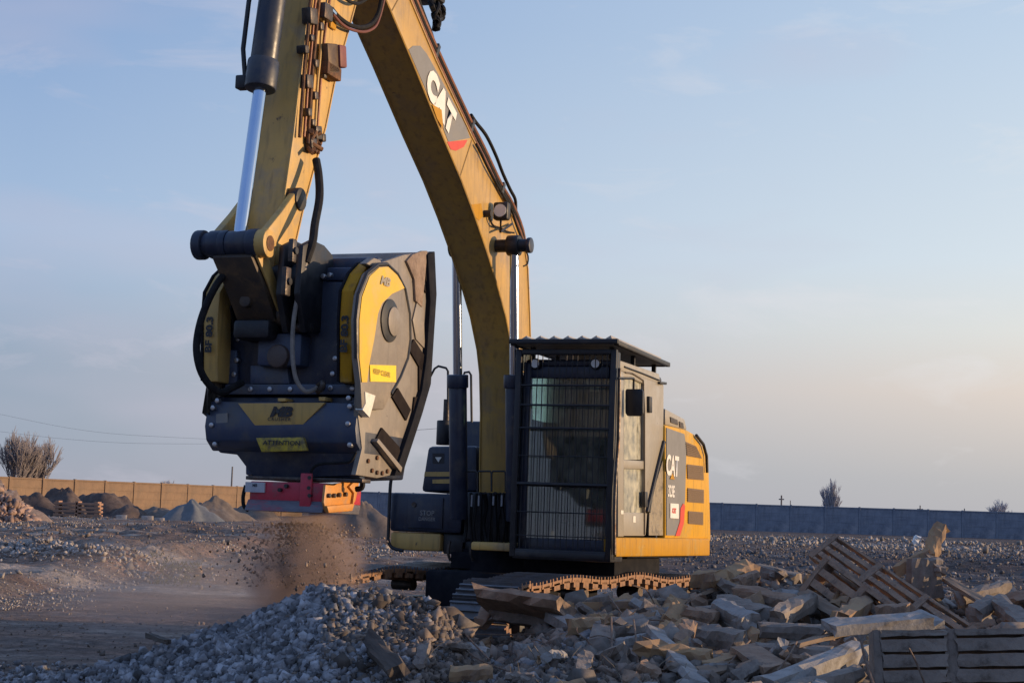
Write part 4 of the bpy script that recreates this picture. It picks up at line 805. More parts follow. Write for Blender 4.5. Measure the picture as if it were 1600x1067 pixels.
MB().tube([(pn.x, sL+.08, pn.z), (pn.x, sL+.10, pn.z)], .055, 16).build('pin_head', RUSTY, EX)
lp_ = lo(400, 492, 1, B0)
LNK = mat('dirty_brown_link', (.085, .06, .04), (.05, .04, .035), 8, .6, .1, .2, c3=(.16, .10, .05), s3=5)
q0 = Vector((pn.x, B0-.02, pn.z-.04)); q1 = Vector((lp_.x-.05, B0+.02, lp_.z))
bar('power_link', q0, q1, .10, .09, .155, LNK)
bar('power_link', q0+Vector((.0, .175, 0)), q1+Vector((0, .165, .02)), .07, .055, .012, YELD)
MB().tube([q1-Vector((0, .16, 0)), q1+Vector((0, .18, 0))], .075, 20).build('link_pin', LNK, EX, .012)
tip = Vector((5.62, 0, 2.98)); MB().tube([tip-Vector((0, .30, 0)), tip+Vector((0, .30, 0))], .10, 20).build('stick_tip_pin', BLACK, EX, .01)

# ------------------------------------------------------------------ crusher bucket
CR = empty('crusher_bucket', MACH, 'hanging jaw crusher bucket, dark blue with yellow trapezoid plate and dusty side', 'crusher bucket')
FA = 5.62
blc = lo(562, 640, 0, FA).y; brc = lo(322, 640, 0, FA).y
def cz(v, a=FA, u=440): return lo(u, v, 0, a).z
def crp(px, ax, val, c0, c1, name, m, bev=.012, parent=CR): return MB().prism(P2(px, ax, val), ax, c0, c1).build(name, m, parent, bev)
def yb(u, v=640, a=FA): return lo(u, v, 0, a).y
# lower body, angled front
crp([(325, 618), (558, 618), (561, 640), (560, 700), (553, 742), (388, 748), (358, 708), (332, 706), (318, 690), (320, 640)], 0, FA, 4.75, FA-.10, 'lower_body', NAVY)
MB().prism([(FA, cz(628)), (FA+.03, cz(668)), (FA+.0, cz(690)), (FA-.10, cz(706)), (FA-.2, cz(700)), (FA-.2, cz(625))], 1, brc+.01, blc-.01).build('front_plate', NAVYC, CR, .012)
MB().prism([(FA-.10, cz(704)), (FA-.12, cz(742)), (FA-.2, cz(746)), (FA-.3, cz(700))], 1, yb(386)-.05, blc-.03).build('lower_flange', NAVYC, CR, .01)
MB().box(FA-.2, FA-.06, yb(383), yb(566), cz(750), cz(744)).build('bottom_rail', STEEL, CR, .005)
MB().tube(catmull([lo(u, v, 0, FA+.02) for u, v in ((485, 738), (492, 728), (505, 724), (530, 723), (548, 720), (556, 706))], 4), .011, 6).build('hose', RUBBER, CR)
# bolted upper plate
crp([(330, 470), (345, 440), (545, 440), (560, 500), (560, 618), (325, 618)], 0, FA-.14, 4.95, FA-.14, 'upper_body', NAVY)
crp([(352, 600), (556, 600), (556, 616), (350, 616)], 0, FA-.06, FA-.14, FA-.06, 'bolt_flange', NAVYC, .006)
crp([(352, 545), (372, 548), (372, 600), (352, 600)], 0, FA-.12, FA-.14, FA-.10, 'gusset_plate', NAVYC, .006)
crp([(395, 572), (452, 572), (456, 600), (395, 600)], 0, FA-.12, FA-.14, FA-.08, 'gusset_plate', NAVYC, .006)
# hood on top
hd0 = P2([(470, 432), (470, 408), (512, 398), (625, 392), (632, 410), (560, 425)], 0, 5.25)
MB().box(4.62, 5.30, yb(475, 400, 5.3), blc-.05, lo(520, 425, 0, 5.3).z, lo(520, 402, 0, 5.3).z).build('top_hood', NAVYC, CR, .03)
MB().box(4.75, 5.42, yb(490, 420, 5.4), blc-.12, lo(520, 440, 0, 5.4).z, lo(520, 418, 0, 5.4).z).build('top_hood', NAVYC, CR, .03)
MB().box(4.75, 5.0, brc+.05, yb(480, 430, 5.0), 2.3, lo(400, 452, 0, 5.0).z).build('upper_body', NAVYC, CR, .03)
# bolts
for (u, v, a) in ((370, 563, -.10), (366, 585, -.10), (392, 608, -.06), (422, 608, -.06), (454, 608, -.06), (517, 606, -.06), (551, 607, -.06), (520, 584, -.14), (524, 560, -.14), (530, 538, -.14), (333, 637, .03), (331, 664, .03), (547, 635, .03), (544, 662, .03), (547, 695, .0), (340, 626, .02), (545, 622, .02), (372, 530, -.14), (336, 694, .0), (505, 432, -.10), (515, 430, -.10)):
    p = lo(u, v, 0, FA+a+.0); MB().tube([p-Vector((.03, 0, 0)), p+Vector((.012, 0, 0))], .019, 10).build('bolt', mat('zinc_bolt', (.42, .42, .43), None, 3, .35, .8) if 'zinc_bolt' not in bpy.data.materials else bpy.data.materials['zinc_bolt'], CR, .004)
# decals on the front
FP = FA+.022
crp([(372, 630), (508, 629), (474, 663), (399, 665)], 0, FP, FP-.04, FP+.006, 'yellow_trapezoid_plate', YELD, .003)
crp([(400, 684), (474, 683), (480, 704), (409, 706)], 0, FP+.01, FP-.02, FP+.014, 'lower_yellow_plate', mat('worn_yellow_plate', (.52, .38, .03), (.16, .12, .05), 22, .5, c3=(.10, .08, .05), s3=8), .003)
text('lettering', 'MB', BLACK, CR, lo(438, 644, 0, FP+.014), (0, 1, 0), (0, 0, 1), .065, bold=.06, shear=.3, squeeze=1.3)
text('lettering', 'CRUSHER', BLACK, CR, lo(436, 655, 0, FP+.014), (0, 1, 0), (0, 0, 1), .022, squeeze=1.1, sp=1.3)
text('warning_lettering', 'ATTENTION', BLACK, CR, lo(440, 692, 0, FP+.026), (0, 1, 0), (0, 0, 1), .03, squeeze=1.2)
crp([(338, 647), (356, 645), (356, 660), (338, 661)], 0, FP, FP, FP+.004, 'data_plate', DECAL, 0)
crp([(498, 620), (508, 620), (508, 626), (498, 626)], 0, FP, FA-.1, FP, 'yellow_tab', YELD, .002); crp([(434, 622), (446, 622), (446, 627), (434, 627)], 0, FP, FA-.1, FP, 'yellow_tab', YELD, .002)
# yellow edge guards (left and right), curved back at the top
def edge_guard(us, us2, b_in, label):
    pr = []
    for (u, v, a) in us: p = lo(u, v, 0, a); pr.append((a, p.z))
    pts = pr+[(a-.22, z) for a, z in reversed(pr)]
    return pts
gL = [(5.16, 2.78), (5.34, 2.68), (5.47, 2.50), (5.50, 2.36), (5.50, cz(600, 5.5))]
ge = P2([(561, 598), (561, 500), (564, 455), (576, 428), (590, 412), (606, 409)], 1, blc)
gb = [(a-.17, z) for a, z in ge[:1]]+[(ge[1][0]-.17, ge[1][1]), (ge[2][0]-.17, ge[2][1]-.03), (ge[3][0]-.14, ge[3][1]-.10), (ge[5][0]-.05, ge[5][1]-.12)]
for b0, b1, left in ((brc, brc+.115, True), (blc-.135, blc-.04, False)):
    gg = [(a+.03, z) for a, z in ge]+gb[::-1]
    MB().prism(gg, 1, b0, b1).build('yellow_edge_guard', YELC if not left else YELD, CR, .01)
    r0, r1 = (b0-.02, b0) if left else (b0-.018, b0)
    MB().prism([(a+.04, z+.004) for a, z in ge]+gb[::-1], 1, r0, r1).build('guard_rim', MATT, CR, .004)
    c = Vector((ge[1][0]+.036, (b0+b1)/2, ge[1][1]-.10)); text('lettering', 'BF 80.3', BLACK, CR, c, (0, 0, 1), (0, -1, 0), .05, bold=.05, squeeze=1.2)
# coupler and brackets on the crusher back
for b in (B0+.24, B0+.38): MB().prism(P2([(436, 384), (452, 376), (470, 384), (484, 400), (486, 450), (480, 520), (440, 520), (430, 460)], 1, B0+.24), 1, b, b+.05).build('coupler_plate', BLACK, CR, .012)
for b in (B0-.30,): MB().prism(P2([(430, 400), (450, 392), (462, 420), (462, 520), (380, 530), (370, 480), (400, 440)], 1, B0-.2), 1, b, b+.05).build('coupler_plate', BLACK, CR, .012)
sl = lo(456, 398, 1, B0+.44)
for (u, v, s) in ((457, 392, .045), (447, 440, .055)): c = lo(u, v, 1, B0+.44); MB().box(-s*.7, s*.7, -.02, .02, -s*1.8, s*1.8, Matrix.Translation(c)).build('coupler_bracket', STEEL, CR, .01); MB().tube([c-Vector((0, .02, 0)), c+Vector((0, .035, 0))], .025, 12).build('coupler_bolt', BLACK, CR)
MB().box(5.35, 5.75, B0-.13, B0+.16, lo(400, 530, 0, 5.7).z, lo(400, 500, 0, 5.7).z).build('coupler_base', BLACK, CR, .03)
MB().box(5.3, 5.62, yb(400, 560), yb(470, 560), cz(572), cz(520)).build('mounting_box', NAVYC, CR, .03)
c = lo(432, 556, 0, 5.66); MB().tube([c-Vector((.1, 0, 0)), c], .085, 20).build('motor_cap', mat('dusty_rust_cap', (.10, .07, .055), (.07, .05, .045)), CR, .02)
c = lo(478, 512, 0, 5.62); MB().tube([c-Vector((0, .12, 0)), c+Vector((0, .05, 0))], .035, 12).build('hose_port', STEEL, CR, .01)
c = lo(382, 470, 0, 5.80); MB().tube([c-Vector((.06, 0, 0)), c], .045, 14).build('cap_ring', LNK, CR, .01)
# --- right-hand (image) side: side wall, toothed lip, cover
sb = blc
wall = [(562, 600), (561, 560), (561, 500), (564, 455), (576, 428), (590, 412), (632, 398), (674, 393), (677, 460), (670, 560), (668, 600), (655, 645), (622, 740), (590, 747), (556, 742), (566, 700), (560, 650)]
crp(wall, 1, sb, sb-.04, sb, 'side_wall', DUSTY, .008)
crp([(330, 500), (345, 440), (420, 398), (520, 398), (500, 740), (388, 748), (325, 618)], 0, 5.0, 5.0, 5.02, 'inner_plate', NAVYC, 0) if False else None
wl2 = P2([q for q in wall if q[1] < 690]+[(600, 690), (562, 690)], 1, sb); MB().prism(wl2, 1, brc, brc+.04).build('side_wall', DUSTY, CR, .008)
# mouth lip frame across the back
lip = P2([(674, 393), (677, 460), (668, 600), (655, 640)], 1, sb)
MB().prism([(lip[0][0], lip[0][1]), (lip[1][0], lip[1][1]), (lip[2][0], lip[2][1]), (lip[2][0]+.12, lip[2][1]), (lip[1][0]+.12, lip[1][1]), (lip[0][0]+.1, lip[0][1]-.08)], 1, brc+.04, sb-.04).build('mouth_back_plate', DUSTY, CR, .01)
crp([(664, 398), (675, 393), (678, 460), (669, 600), (656, 645), (624, 742), (612, 742), (640, 660), (655, 610), (662, 560), (668, 470)], 1, sb+.01, sb-.02, sb+.035, 'mouth_lip', MATT, .006)
crp([(636, 408), (645, 398), (660, 392), (668, 392), (664, 440), (660, 480), (650, 470), (648, 436)], 1, sb+.02, sb, sb+.02, 'dirt_caked_plate', mat('caked_dirt', (.30, .22, .17), (.18, .13, .10), 12, .9, 0, 1), .004)
# raised wear plates with dark slots between them along the lip
SLOT = mat('slot_dark_steel', (.018, .014, .014), (.03, .024, .022), 8, .95, spec=.1)
crp([(650, 470), (660, 480), (662, 545), (648, 530), (643, 500)], 1, sb, sb, sb+.012, 'wear_plate', DUSTY, .004)
for q in ([(639, 545), (647, 530), (666, 560), (658, 578)], [(655, 560), (668, 556), (666, 600), (655, 610)], [(648, 620), (658, 620), (654, 645), (644, 655)], [(613, 620), (622, 606), (642, 640), (635, 657)], [(586, 690), (597, 668), (624, 698), (627, 718), (618, 726)], [(648, 426), (652, 424), (664, 446), (666, 458)], [(661, 420), (664, 414), (668, 430), (666, 440)]):
    crp(q, 1, sb+.013, sb-.01, sb+.014, 'lip_slot', SLOT, 0)
crp([(587, 690), (590, 685), (627, 730), (625, 738)], 1, sb+.04, sb, sb+.05, 'slot_edge_bar', DUSTY, .004)
for (u, v) in ((580, 735), (588, 738), (596, 739), (604, 736), (574, 720), (588, 715)): p = lo(u, v, 1, sb); MB().tube([p-Vector((0, .01, 0)), p+Vector((0, .015, 0))], .016, 8).build('bolt', RUSTY, CR)
# cover: base (dusty), yellow band, dark rim, hub
cov = [(564, 600), (559, 560), (558, 500), (562, 462), (575, 428), (592, 414), (606, 413), (622, 428), (634, 452), (641, 490), (642, 530), (638, 560), (626, 590), (612, 615), (600, 640), (566, 640)]
crp(cov, 1, sb+.05, sb, sb+.05, 'side_cover', DUSTY, .012)
cp = P2(cov[:14], 1, sb+.055); MB().tube([(a, sb+.045, z) for a, z in cp[1:]], .016, 8).build('cover_rim', BLACK, CR)
crp([(565, 597), (561, 560), (561, 500), (565, 464), (577, 432), (592, 418), (606, 417), (620, 430), (632, 450), (612, 459), (596, 474), (590, 490), (584, 530), (576, 570), (573, 597)], 1, sb+.052, sb+.048, sb+.056, 'yellow_band', mat('vivid_yellow_cover', (.74, .46, .02), (.66, .40, .03), 6, .4, 0, .02, c3=(.62, .44, .10), s3=3), 0)
crp([(577, 570), (618, 571), (618, 597), (578, 596)], 1, sb+.052, sb+.048, sb+.057, 'yellow_label', YSTK, 0)
p = lo(597, 583, 1, sb+.062); text('warning_lettering', 'KEEP CLEAR', mat('brown_print', (.35, .22, .02)), CR, p, (-1, 0, 0), (0, 0, 1), .035, squeeze=1.1)
p = lo(602, 440, 1, sb+.062); text('lettering', 'MB', mat('grey_print', (.32, .28, .22)), CR, p, (-1, 0, 0), (0, 0, 1), .06, bold=.04, shear=.3, squeeze=1.4)
crp([(570, 612), (586, 618), (582, 634), (577, 652), (566, 640), (571, 630)], 1, sb+.053, sb+.0, sb+.056, 'white_sticker', PAPER, 0)
hc = lo(608, 501, 1, sb+.05)
MB().tube([hc, hc+Vector((0, .012, 0))], .155, 32).build('hub_ring', BLACK, CR, .004)
MB().tube([hc+Vector((-.05, .012, 0)), hc+Vector((-.05, .022, 0))], .105, 28).build('hub_cap', DUSTY, CR, .004)
MB().prism(P2([(571, 412), (583, 403), (592, 406), (596, 413), (585, 420)], 1, sb+.0), 1, sb-.05, sb+.01).build('lifting_eye', DUSTY, CR, .006)
MB().prism(P2([(472, 408), (490, 396), (504, 412), (505, 426), (474, 430)], 0, 5.45), 0, 5.4, 5.45).build('lifting_eye', DUSTY, CR, .006)
# --- outlet below: red box with scraped band, orange end
oz0, oz1 = cz(799), cz(752)
yl, ym = yb(386, 780), yb(506, 780)
MB().box(FA-.62, FA-.03, yl, ym, cz(786), oz1-.002).build('red_outlet_box', RED, CR, .01)
MB().prism([(FA-.028, cz(781)), (FA+.02, oz0), (FA-.6, oz0), (FA-.62, cz(781))], 1, yl-.01, ym).build('scraped_outlet_chute', WEAR, CR, .008)
MB().box(FA-.03, FA-.015, yb(388), yb(418), cz(770), cz(754)).build('white_plate', mat('dusty_white_plate', (.45, .45, .47), (.36, .36, .4), 9, .6), CR)
text('lettering', 'MB', NAVY, CR, lo(398, 758, 0, FA-.012), (0, 1, 0), (0, 0, 1), .02)
MB().box(FA-.028, FA-.005, yb(474), yb(492), cz(797), cz(738)).build('red_bracket', RED, CR, .008)
for (u, v) in ((483, 746), (482, 762), (483, 774), (446, 759), (436, 765)): p = lo(u, v, 0, FA-.0); MB().tube([p-Vector((.03, 0, 0)), p], .014, 8).build('bolt', BLACK, CR)
oe = lambda l: P2(l, 1, ym+.01)
MB().prism(oe([(507, 757), (550, 752), (551, 770), (546, 793), (508, 799), (504, 785)]), 1, ym, ym+.02).build('orange_end_plate', ORNG, CR, .006)
for (u, v) in ((514, 774), (522, 774), (530, 773), (540, 772)): p = lo(u, v, 1, ym+.03); MB().tube([p-Vector((0, .01, 0)), p+Vector((0, .012, 0))], .016, 8).build('bolt', STEEL, CR)
MB().prism(oe([(503, 790), (547, 786), (543, 798), (506, 801)]), 1, ym+.02, ym+.05).build('end_plate_lip', ORNG, CR, .008)
MB().prism(oe([(540, 760), (552, 748), (556, 752), (550, 782), (545, 790), (548, 770)]), 1, ym, ym+.04).build('end_plate_bracket', ORNG, CR, .006)
MB().tube(catmull([lo(u, v, 0, FA-.1) for u, v in ((384, 758), (380, 775), (381, 790), (388, 797))], 4), .014, 6).build('outlet_hose', RUBBER, CR)
MB().tube(catmull([lo(u, v, 0, FA-.3) for u, v in ((552, 742), (560, 746), (566, 752), (565, 762), (556, 764))], 4), .02, 6).build('rubber_flap', RUBBER, CR)
# --- hoses from the stick to the crusher (part of the excavator)
h1 = [(494, 250, 5.30), (498, 275, 5.35), (499, 310, 5.45), (492, 350, 5.6), (488, 380, 5.7), (478, 410, 5.75), (468, 450, 5.78), (459, 500, 5.8), (457, 550, 5.8), (462, 590, 5.78), (475, 610, 5.75), (488, 610, 5.7), (499, 602, 5.6)]
P_ = catmull([lo(u, v, 0, a) for u, v, a in h1], 5)
MB().tube(P_[:26], .030, 10).build('crusher_hose', RUBBER, EX); MB().tube(P_[24:], .016, 8).build('crusher_hose', mat('dusty_hose', (.17, .15, .13), (.26, .23, .20), 14, .6), EX)
h2 = [(400, 400, 5.6), (380, 410, 5.8), (350, 430, 5.9), (330, 460, 5.95), (314, 500, 5.97), (307, 540, 5.97), (312, 575, 5.95), (326, 600, 5.88), (345, 613, 5.78), (362, 606, 5.7), (378, 598, 5.6)]
MB().tube(catmull([lo(u, v, 0, a) for u, v, a in h2], 5), .026, 10).build('crusher_hose', RUBBER, EX)
MB().tube(catmull([lo(u, v, 0, a) for u, v, a in ((497, 604, 5.62), (504, 598, 5.66), (503, 606, 5.66), (496, 612, 5.64))], 4), .022, 8).build('hose_coupling', STEEL, EX)
# ------------------------------------------------------------------ broken slabs and beams
CON = mat('weathered_concrete', (.18, .145, .12), (.30, .25, .205), 7, .9, 0, .9, c3=(.095, .075, .06), s3=3.5, island=0)
CONP = mat('pale_concrete', (.24, .225, .21), (.34, .32, .30), 7, .9, 0, .7, c3=(.15, .13, .11), s3=4)
CONB = mat('brown_stained_concrete', (.25, .16, .105), (.36, .245, .165), 7, .9, 0, .8, c3=(.10, .075, .06), s3=4)
CONO = mat('ochre_concrete', (.36, .23, .12), (.27, .17, .10), 6, .9, 0, .5, c3=(.2, .14, .1), s3=3)
REB = mat('rusty_rebar', (.15, .09, .06), (.22, .17, .13), 20, .8, .3, .3)
def chunk_mesh(l, w, h, seed, rough=.03, cuts=(6, 2, 1)):
    rnd = random.Random(seed); bm = bmesh.new(); nx, ny, nz_ = cuts[0]+2, cuts[1]+2, cuts[2]+2
    g = {}
    for i in range(nx):
        for j in range(ny):
            for k in range(nz_):
                if i in (0, nx-1) or j in (0, ny-1) or k in (0, nz_-1):
                    x, y, z = (i/(nx-1)-.5)*l, (j/(ny-1)-.5)*w, (k/(nz_-1)-.5)*h
                    end = 1.9 if i in (0, nx-1) else .5
                    edge = (j in (0, ny-1)) and (k in (0, nz_-1))
                    sh = rnd.choice((.72, .85, .93, 1)) if edge and rough > .006 else 1
                    g[i, j, k] = bm.verts.new((x+rnd.gauss(0, rough)*end, y*sh+rnd.gauss(0, rough)*.45, z*sh+rnd.gauss(0, rough)*.45))
    def q(a, b, c, d): bm.faces.new((g[a], g[b], g[c], g[d]))
    for i in range(nx-1):
        for j in range(ny-1): q((i, j, 0), (i, j+1, 0), (i+1, j+1, 0), (i+1, j, 0)); q((i, j, nz_-1), (i+1, j, nz_-1), (i+1, j+1, nz_-1), (i, j+1, nz_-1))
        for k in range(nz_-1): q((i, 0, k), (i+1, 0, k), (i+1, 0, k+1), (i, 0, k+1)); q((i, ny-1, k), (i, ny-1, k+1), (i+1, ny-1, k+1), (i+1, ny-1, k))
    for j in range(ny-1):
        for k in range(nz_-1): q((0, j, k), (0, j, k+1), (0, j+1, k+1), (0, j+1, k)); q((nx-1, j, k), (nx-1, j+1, k), (nx-1, j+1, k+1), (nx-1, j, k+1))
    me = bpy.data.meshes.new('chunk'); bmesh.ops.recalc_face_normals(bm, faces=bm.faces); bm.to_mesh(me); bm.free(); return me
def frame_from(x, up):
    x = x.normalized(); y = up.cross(x).normalized(); z = x.cross(y); return Matrix(((x.x, y.x, z.x, 0), (x.y, y.y, z.y, 0), (x.z, y.z, z.z, 0), (0, 0, 0, 1)))
def beam(p, q, w, h, m, label, cat='concrete chunk', name='concrete_chunk', roll=0., seed=None, rough=None, group=None, up=Vector((0, 0, 1))):
    p, q = Vector(p), Vector(q); d = q-p; me = chunk_mesh(d.length, w, h, seed if seed is not None else random.randint(0, 9999), rough if rough is not None else min(.011, h*.08)); me.materials.append(m)
    o = bpy.data.objects.new(name, me); C.objects.link(o); o.matrix_world = Matrix.Translation((p+q)/2) @ frame_from(d, up) @ Matrix.Rotation(roll, 4, 'X')
    return tag(o, label, cat, group)
def bp(u0_, v0_, D0, u1, v1, D1, w, h, m, label, **k): return beam(at(u0_, v0_, D0), at(u1, v1, D1), w, h, m, label, **k)
bp(1122, 946, 12.3, 1172, 972, 11.9, .15, .11, CONP, 'pale grey concrete beam piece pointing down towards the middle of the rubble', roll=.3)
bp(1214, 966, 11.9, 1266, 938, 12.8, .13, .12, CON, 'short beam with an orange-lit flank below the slotted panels', roll=.15)
bp(1312, 970, 12.0, 1362, 940, 12.9, .14, .13, CONO, 'ochre-flanked short beam just left of the tilted slotted slab foot', roll=.15)
bp(1090, 905, 13.6, 1130, 904, 13.4, .18, .13, CONO, 'flat ochre block behind the end of the left track', roll=.2)
bp(1136, 903, 13.8, 1172, 888, 14.1, .16, .13, CONO, 'ochre block pair piece highest behind the rubble heap', roll=.4)
bp(1150, 912, 13.6, 1178, 900, 13.8, .12, .10, CONB, 'small brown block leaning under the highest ochre block')
bp(1046, 974, 12.1, 1060, 946, 12.3, .12, .10, CONO, 'upright ochre block standing over another one right of the slab arch', roll=.6)
bp(1030, 998, 11.8, 1054, 980, 11.9, .13, .10, CONO, 'ochre block lying under the upright one', roll=.5)
bp(1062, 1012, 11.3, 1076, 978, 11.6, .12, .10, CONB, 'brown block right of the ochre pair', roll=.3)
bp(1022, 988, 11.4, 1092, 1072, 9.9, .13, .08, CONP, 'long bluish concrete strut running down to the lower edge', roll=-.25)
bp(1160, 1012, 10.7, 1214, 1046, 10.2, .17, .05, CONB, 'flat slab fragment with a pale rim at the lower middle', roll=.15)
bp(1192, 1074, 9.6, 1344, 1018, 10.5, .13, .11, CONP, 'long pale beam lying in front of the slotted wall panel', roll=.1)
bp(1240, 1082, 9.5, 1340, 1052, 9.9, .12, .10, CON, 'darker beam tucked beneath the long pale beam')
bp(1295, 980, 11.0, 1445, 968, 11.2, .20, .07, CONP, 'pale flat slab strip resting on the standing slotted panel', roll=.15)
bp(885, 948, 13.2, 1025, 946, 13.0, .18, .10, CONO, 'sunlit tan slab strip directly under the left track', roll=.1)
bp(758, 936, 12.9, 890, 956, 12.6, .55, .12, CONB, 'wide brown slab leaning below the front of the left track', roll=-.35)
bp(770, 960, 13.0, 866, 975, 12.8, .22, .09, CON, 'dark slab wedged beneath the wide brown one', roll=-.2)
bp(752, 975, 13.0, 778, 932, 13.3, .12, .10, CONB, 'short upright piece at the left end of the wide brown slab')
bp(866, 962, 12.6, 905, 985, 12.2, .16, .07, CONP, 'small splintered pale piece beside the leaning arch')
bp(925, 1045, 10.9, 945, 985, 11.5, .17, .08, CON, 'steep concrete plate forming the left foot of the arch', roll=.1)
bp(935, 985, 11.6, 1010, 978, 11.6, .26, .10, CON, 'bluish concrete lump forming the top of the arch', roll=.2)
bp(960, 1010, 11.2, 1005, 1002, 11.2, .16, .10, CONP, 'pale block inside the arch')
bp(985, 1022, 10.9, 1030, 1050, 10.6, .13, .09, CON, 'concrete piece below the arch near its right foot')
bp(1150, 925, 13.1, 1250, 945, 12.8, .14, .11, CONB, 'long brown beam sloping down to the right behind the pale beam piece', roll=.3)
bp(1130, 940, 12.9, 1195, 962, 12.4, .16, .11, CON, 'grey beam lying parallel and closer than the long brown one', roll=.2)
bp(1185, 890, 14.6, 1245, 905, 14.2, .16, .10, CON, 'grey beam far back left of the tilted slotted slabs')
bp(680, 970, 12.2, 712, 994, 12.0, .13, .09, CONB, 'rounded brown chunk with a lit top right of the gravel heap', roll=.4)
bp(704, 1052, 10.3, 768, 1048, 10.3, .10, .08, CONO, 'ochre cylinder-like chunk at the lower centre edge', roll=.3)
bp(1096, 990, 11.4, 1160, 1000, 11.2, .16, .12, CON, 'dark grey block in the centre of the heap', roll=.2)
bp(1075, 958, 12.2, 1120, 966, 12.1, .14, .10, CONB, 'brown block left of the pale grey beam piece', roll=.1)
bp(1190, 985, 11.4, 1290, 988, 11.3, .13, .10, CON, 'horizontal beam crossing below the two lit beams', roll=.1)
bp(1180, 1018, 10.9, 1300, 1022, 10.8, .14, .10, CON, 'lower horizontal beam right of the flat fragment', roll=.1)
bp(1375, 958, 12.3, 1420, 955, 12.2, .13, .12, CONB, 'brown stub between the ochre-flanked beam and the slotted slab', roll=.1)
bp(1420, 962, 11.9, 1455, 978, 11.6, .20, .06, CONP, 'pale triangular flake on the slotted slab foot', roll=.2)
bp(1560, 940, 12.6, 1612, 985, 11.8, .14, .10, CON, 'dark beam sloping down at the right edge', roll=.2)
bp(1500, 935, 13.2, 1570, 915, 13.6, .12, .09, CON, 'dark beam crossing upwards left of the right edge', roll=.2)
bp(1520, 960, 12.4, 1555, 940, 12.7, .14, .10, CON, 'dark block under the crossing beams at the right edge')
# bolster timber on the gravel heap
WOOD = mat('dark_old_timber', (.055, .042, .034), (.10, .078, .06), 4, .85, 0, .4, stretch=(.3, 3, 3))
bp(566, 990, 11.1, 622, 1048, 10.2, .13, .09, WOOD, 'dark old timber baulk lying down the right side of the gravel heap', cat='timber', name='timber_baulk', roll=.5, rough=.008)
bp(232, 992, 11.5, 262, 1002, 11.2, .05, .03, WOOD, 'short dark stick on the left shoulder of the gravel heap', cat='timber', name='timber_stick', rough=.004)
# L shaped broken frame behind the slotted slab
root = empty('broken_beam_corner', at(1440, 930, 13.6), 'dark L-shaped broken frame with an orange-lit upright behind the slotted slab', 'concrete frame'); Mi = root.matrix_world.inverted()
def sub(root, Mi, p, q, w, h, m, name, roll=0, rough=.012):
    p, q = Vector(p), Vector(q); d = q-p; me = chunk_mesh(d.length, w, h, random.randint(0, 9999), rough); me.materials.append(m)
    o = bpy.data.objects.new(name, me); C.objects.link(o); o.parent = root; o.matrix_basis = Mi @ Matrix.Translation((p+q)/2) @ frame_from(d, Vector((0, 0, 1))) @ Matrix.Rotation(roll, 4, 'X'); return o
sub(root, Mi, at(1400, 893, 13.7), at(1452, 866, 13.7), .13, .10, CONO, 'arm')
sub(root, Mi, at(1450, 872, 13.7), at(1470, 822, 13.9), .13, .09, CONO, 'upright')
sub(root, Mi, at(1448, 868, 13.7), at(1474, 896, 13.5), .10, .07, CON, 'arm')
sub(root, Mi, at(1424, 905, 13.55), at(1470, 905, 13.6), .10, .34, CON, 'slab')
# slotted slabs
def slotted(P0, P1, P2_, nslat, bays, th, m, label, cross=.07, sl=.55):
    """P0->P1 long edge, P0->P2 short edge"""
    ux = (P1-P0); Lx = ux.length; ux.normalize(); vy = P2_-P0; vy = vy-ux*vy.dot(ux); Wy = vy.length; vy.normalize(); nz_ = ux.cross(vy)
    M = Matrix(((ux.x, vy.x, nz_.x, P0.x), (ux.y, vy.y, nz_.y, P0.y), (ux.z, vy.z, nz_.z, P0.z), (0, 0, 0, 1)))
    root = empty('slotted_slab', M, label, 'slotted slab'); pit = Wy/nslat
    def piece(x0, x1, y0, y1, z0, z1, name, mm=m, cuts=(5, 1, 0), rg=.004):
        me = chunk_mesh(x1-x0, y1-y0, z1-z0, random.randint(0, 9999), rg, cuts); me.materials.append(mm); o = bpy.data.objects.new(name, me); C.objects.link(o); o.parent = root; o.location = ((x0+x1)/2, (y0+y1)/2, (z0+z1)/2); return o
    xs = [0]+[b*Lx for b in bays]+[Lx]
    for i in range(len(xs)):
        piece(xs[i]-cross/2, xs[i]+cross/2, -.004, Wy+.004, -.004, th+.004, 'cross_beam')
    for i in range(len(xs)-1):
        for k in range(nslat+1):
            y = k*pit; piece(xs[i]+cross/2-.01, xs[i+1]-cross/2+.01, max(0, y-pit*sl/2), min(Wy, y+pit*sl/2), 0, th-.006, 'slat')
    return root
random.seed(21)
slotted(at(1308, 836, 13.9), at(1522, 978, 11.7), at(1288, 884, 13.62), 4, (.36, .70), .07, CONB, 'tilted slotted slab with long open slots, propped up highest on the heap', .09)
slotted(at(1292, 872, 13.4), at(1420, 962, 12.2), at(1272, 938, 13.2), 3, (.5,), .10, CONB, 'second slotted slab half hidden under the tilted one', .08)
slotted(at(1368, 990, 9.9), at(1604, 986, 9.75), at(1366, 1110, 9.8), 5, (.49,), -.12, CON, 'grey slotted slab standing upright in the lower right corner', .07, .80)
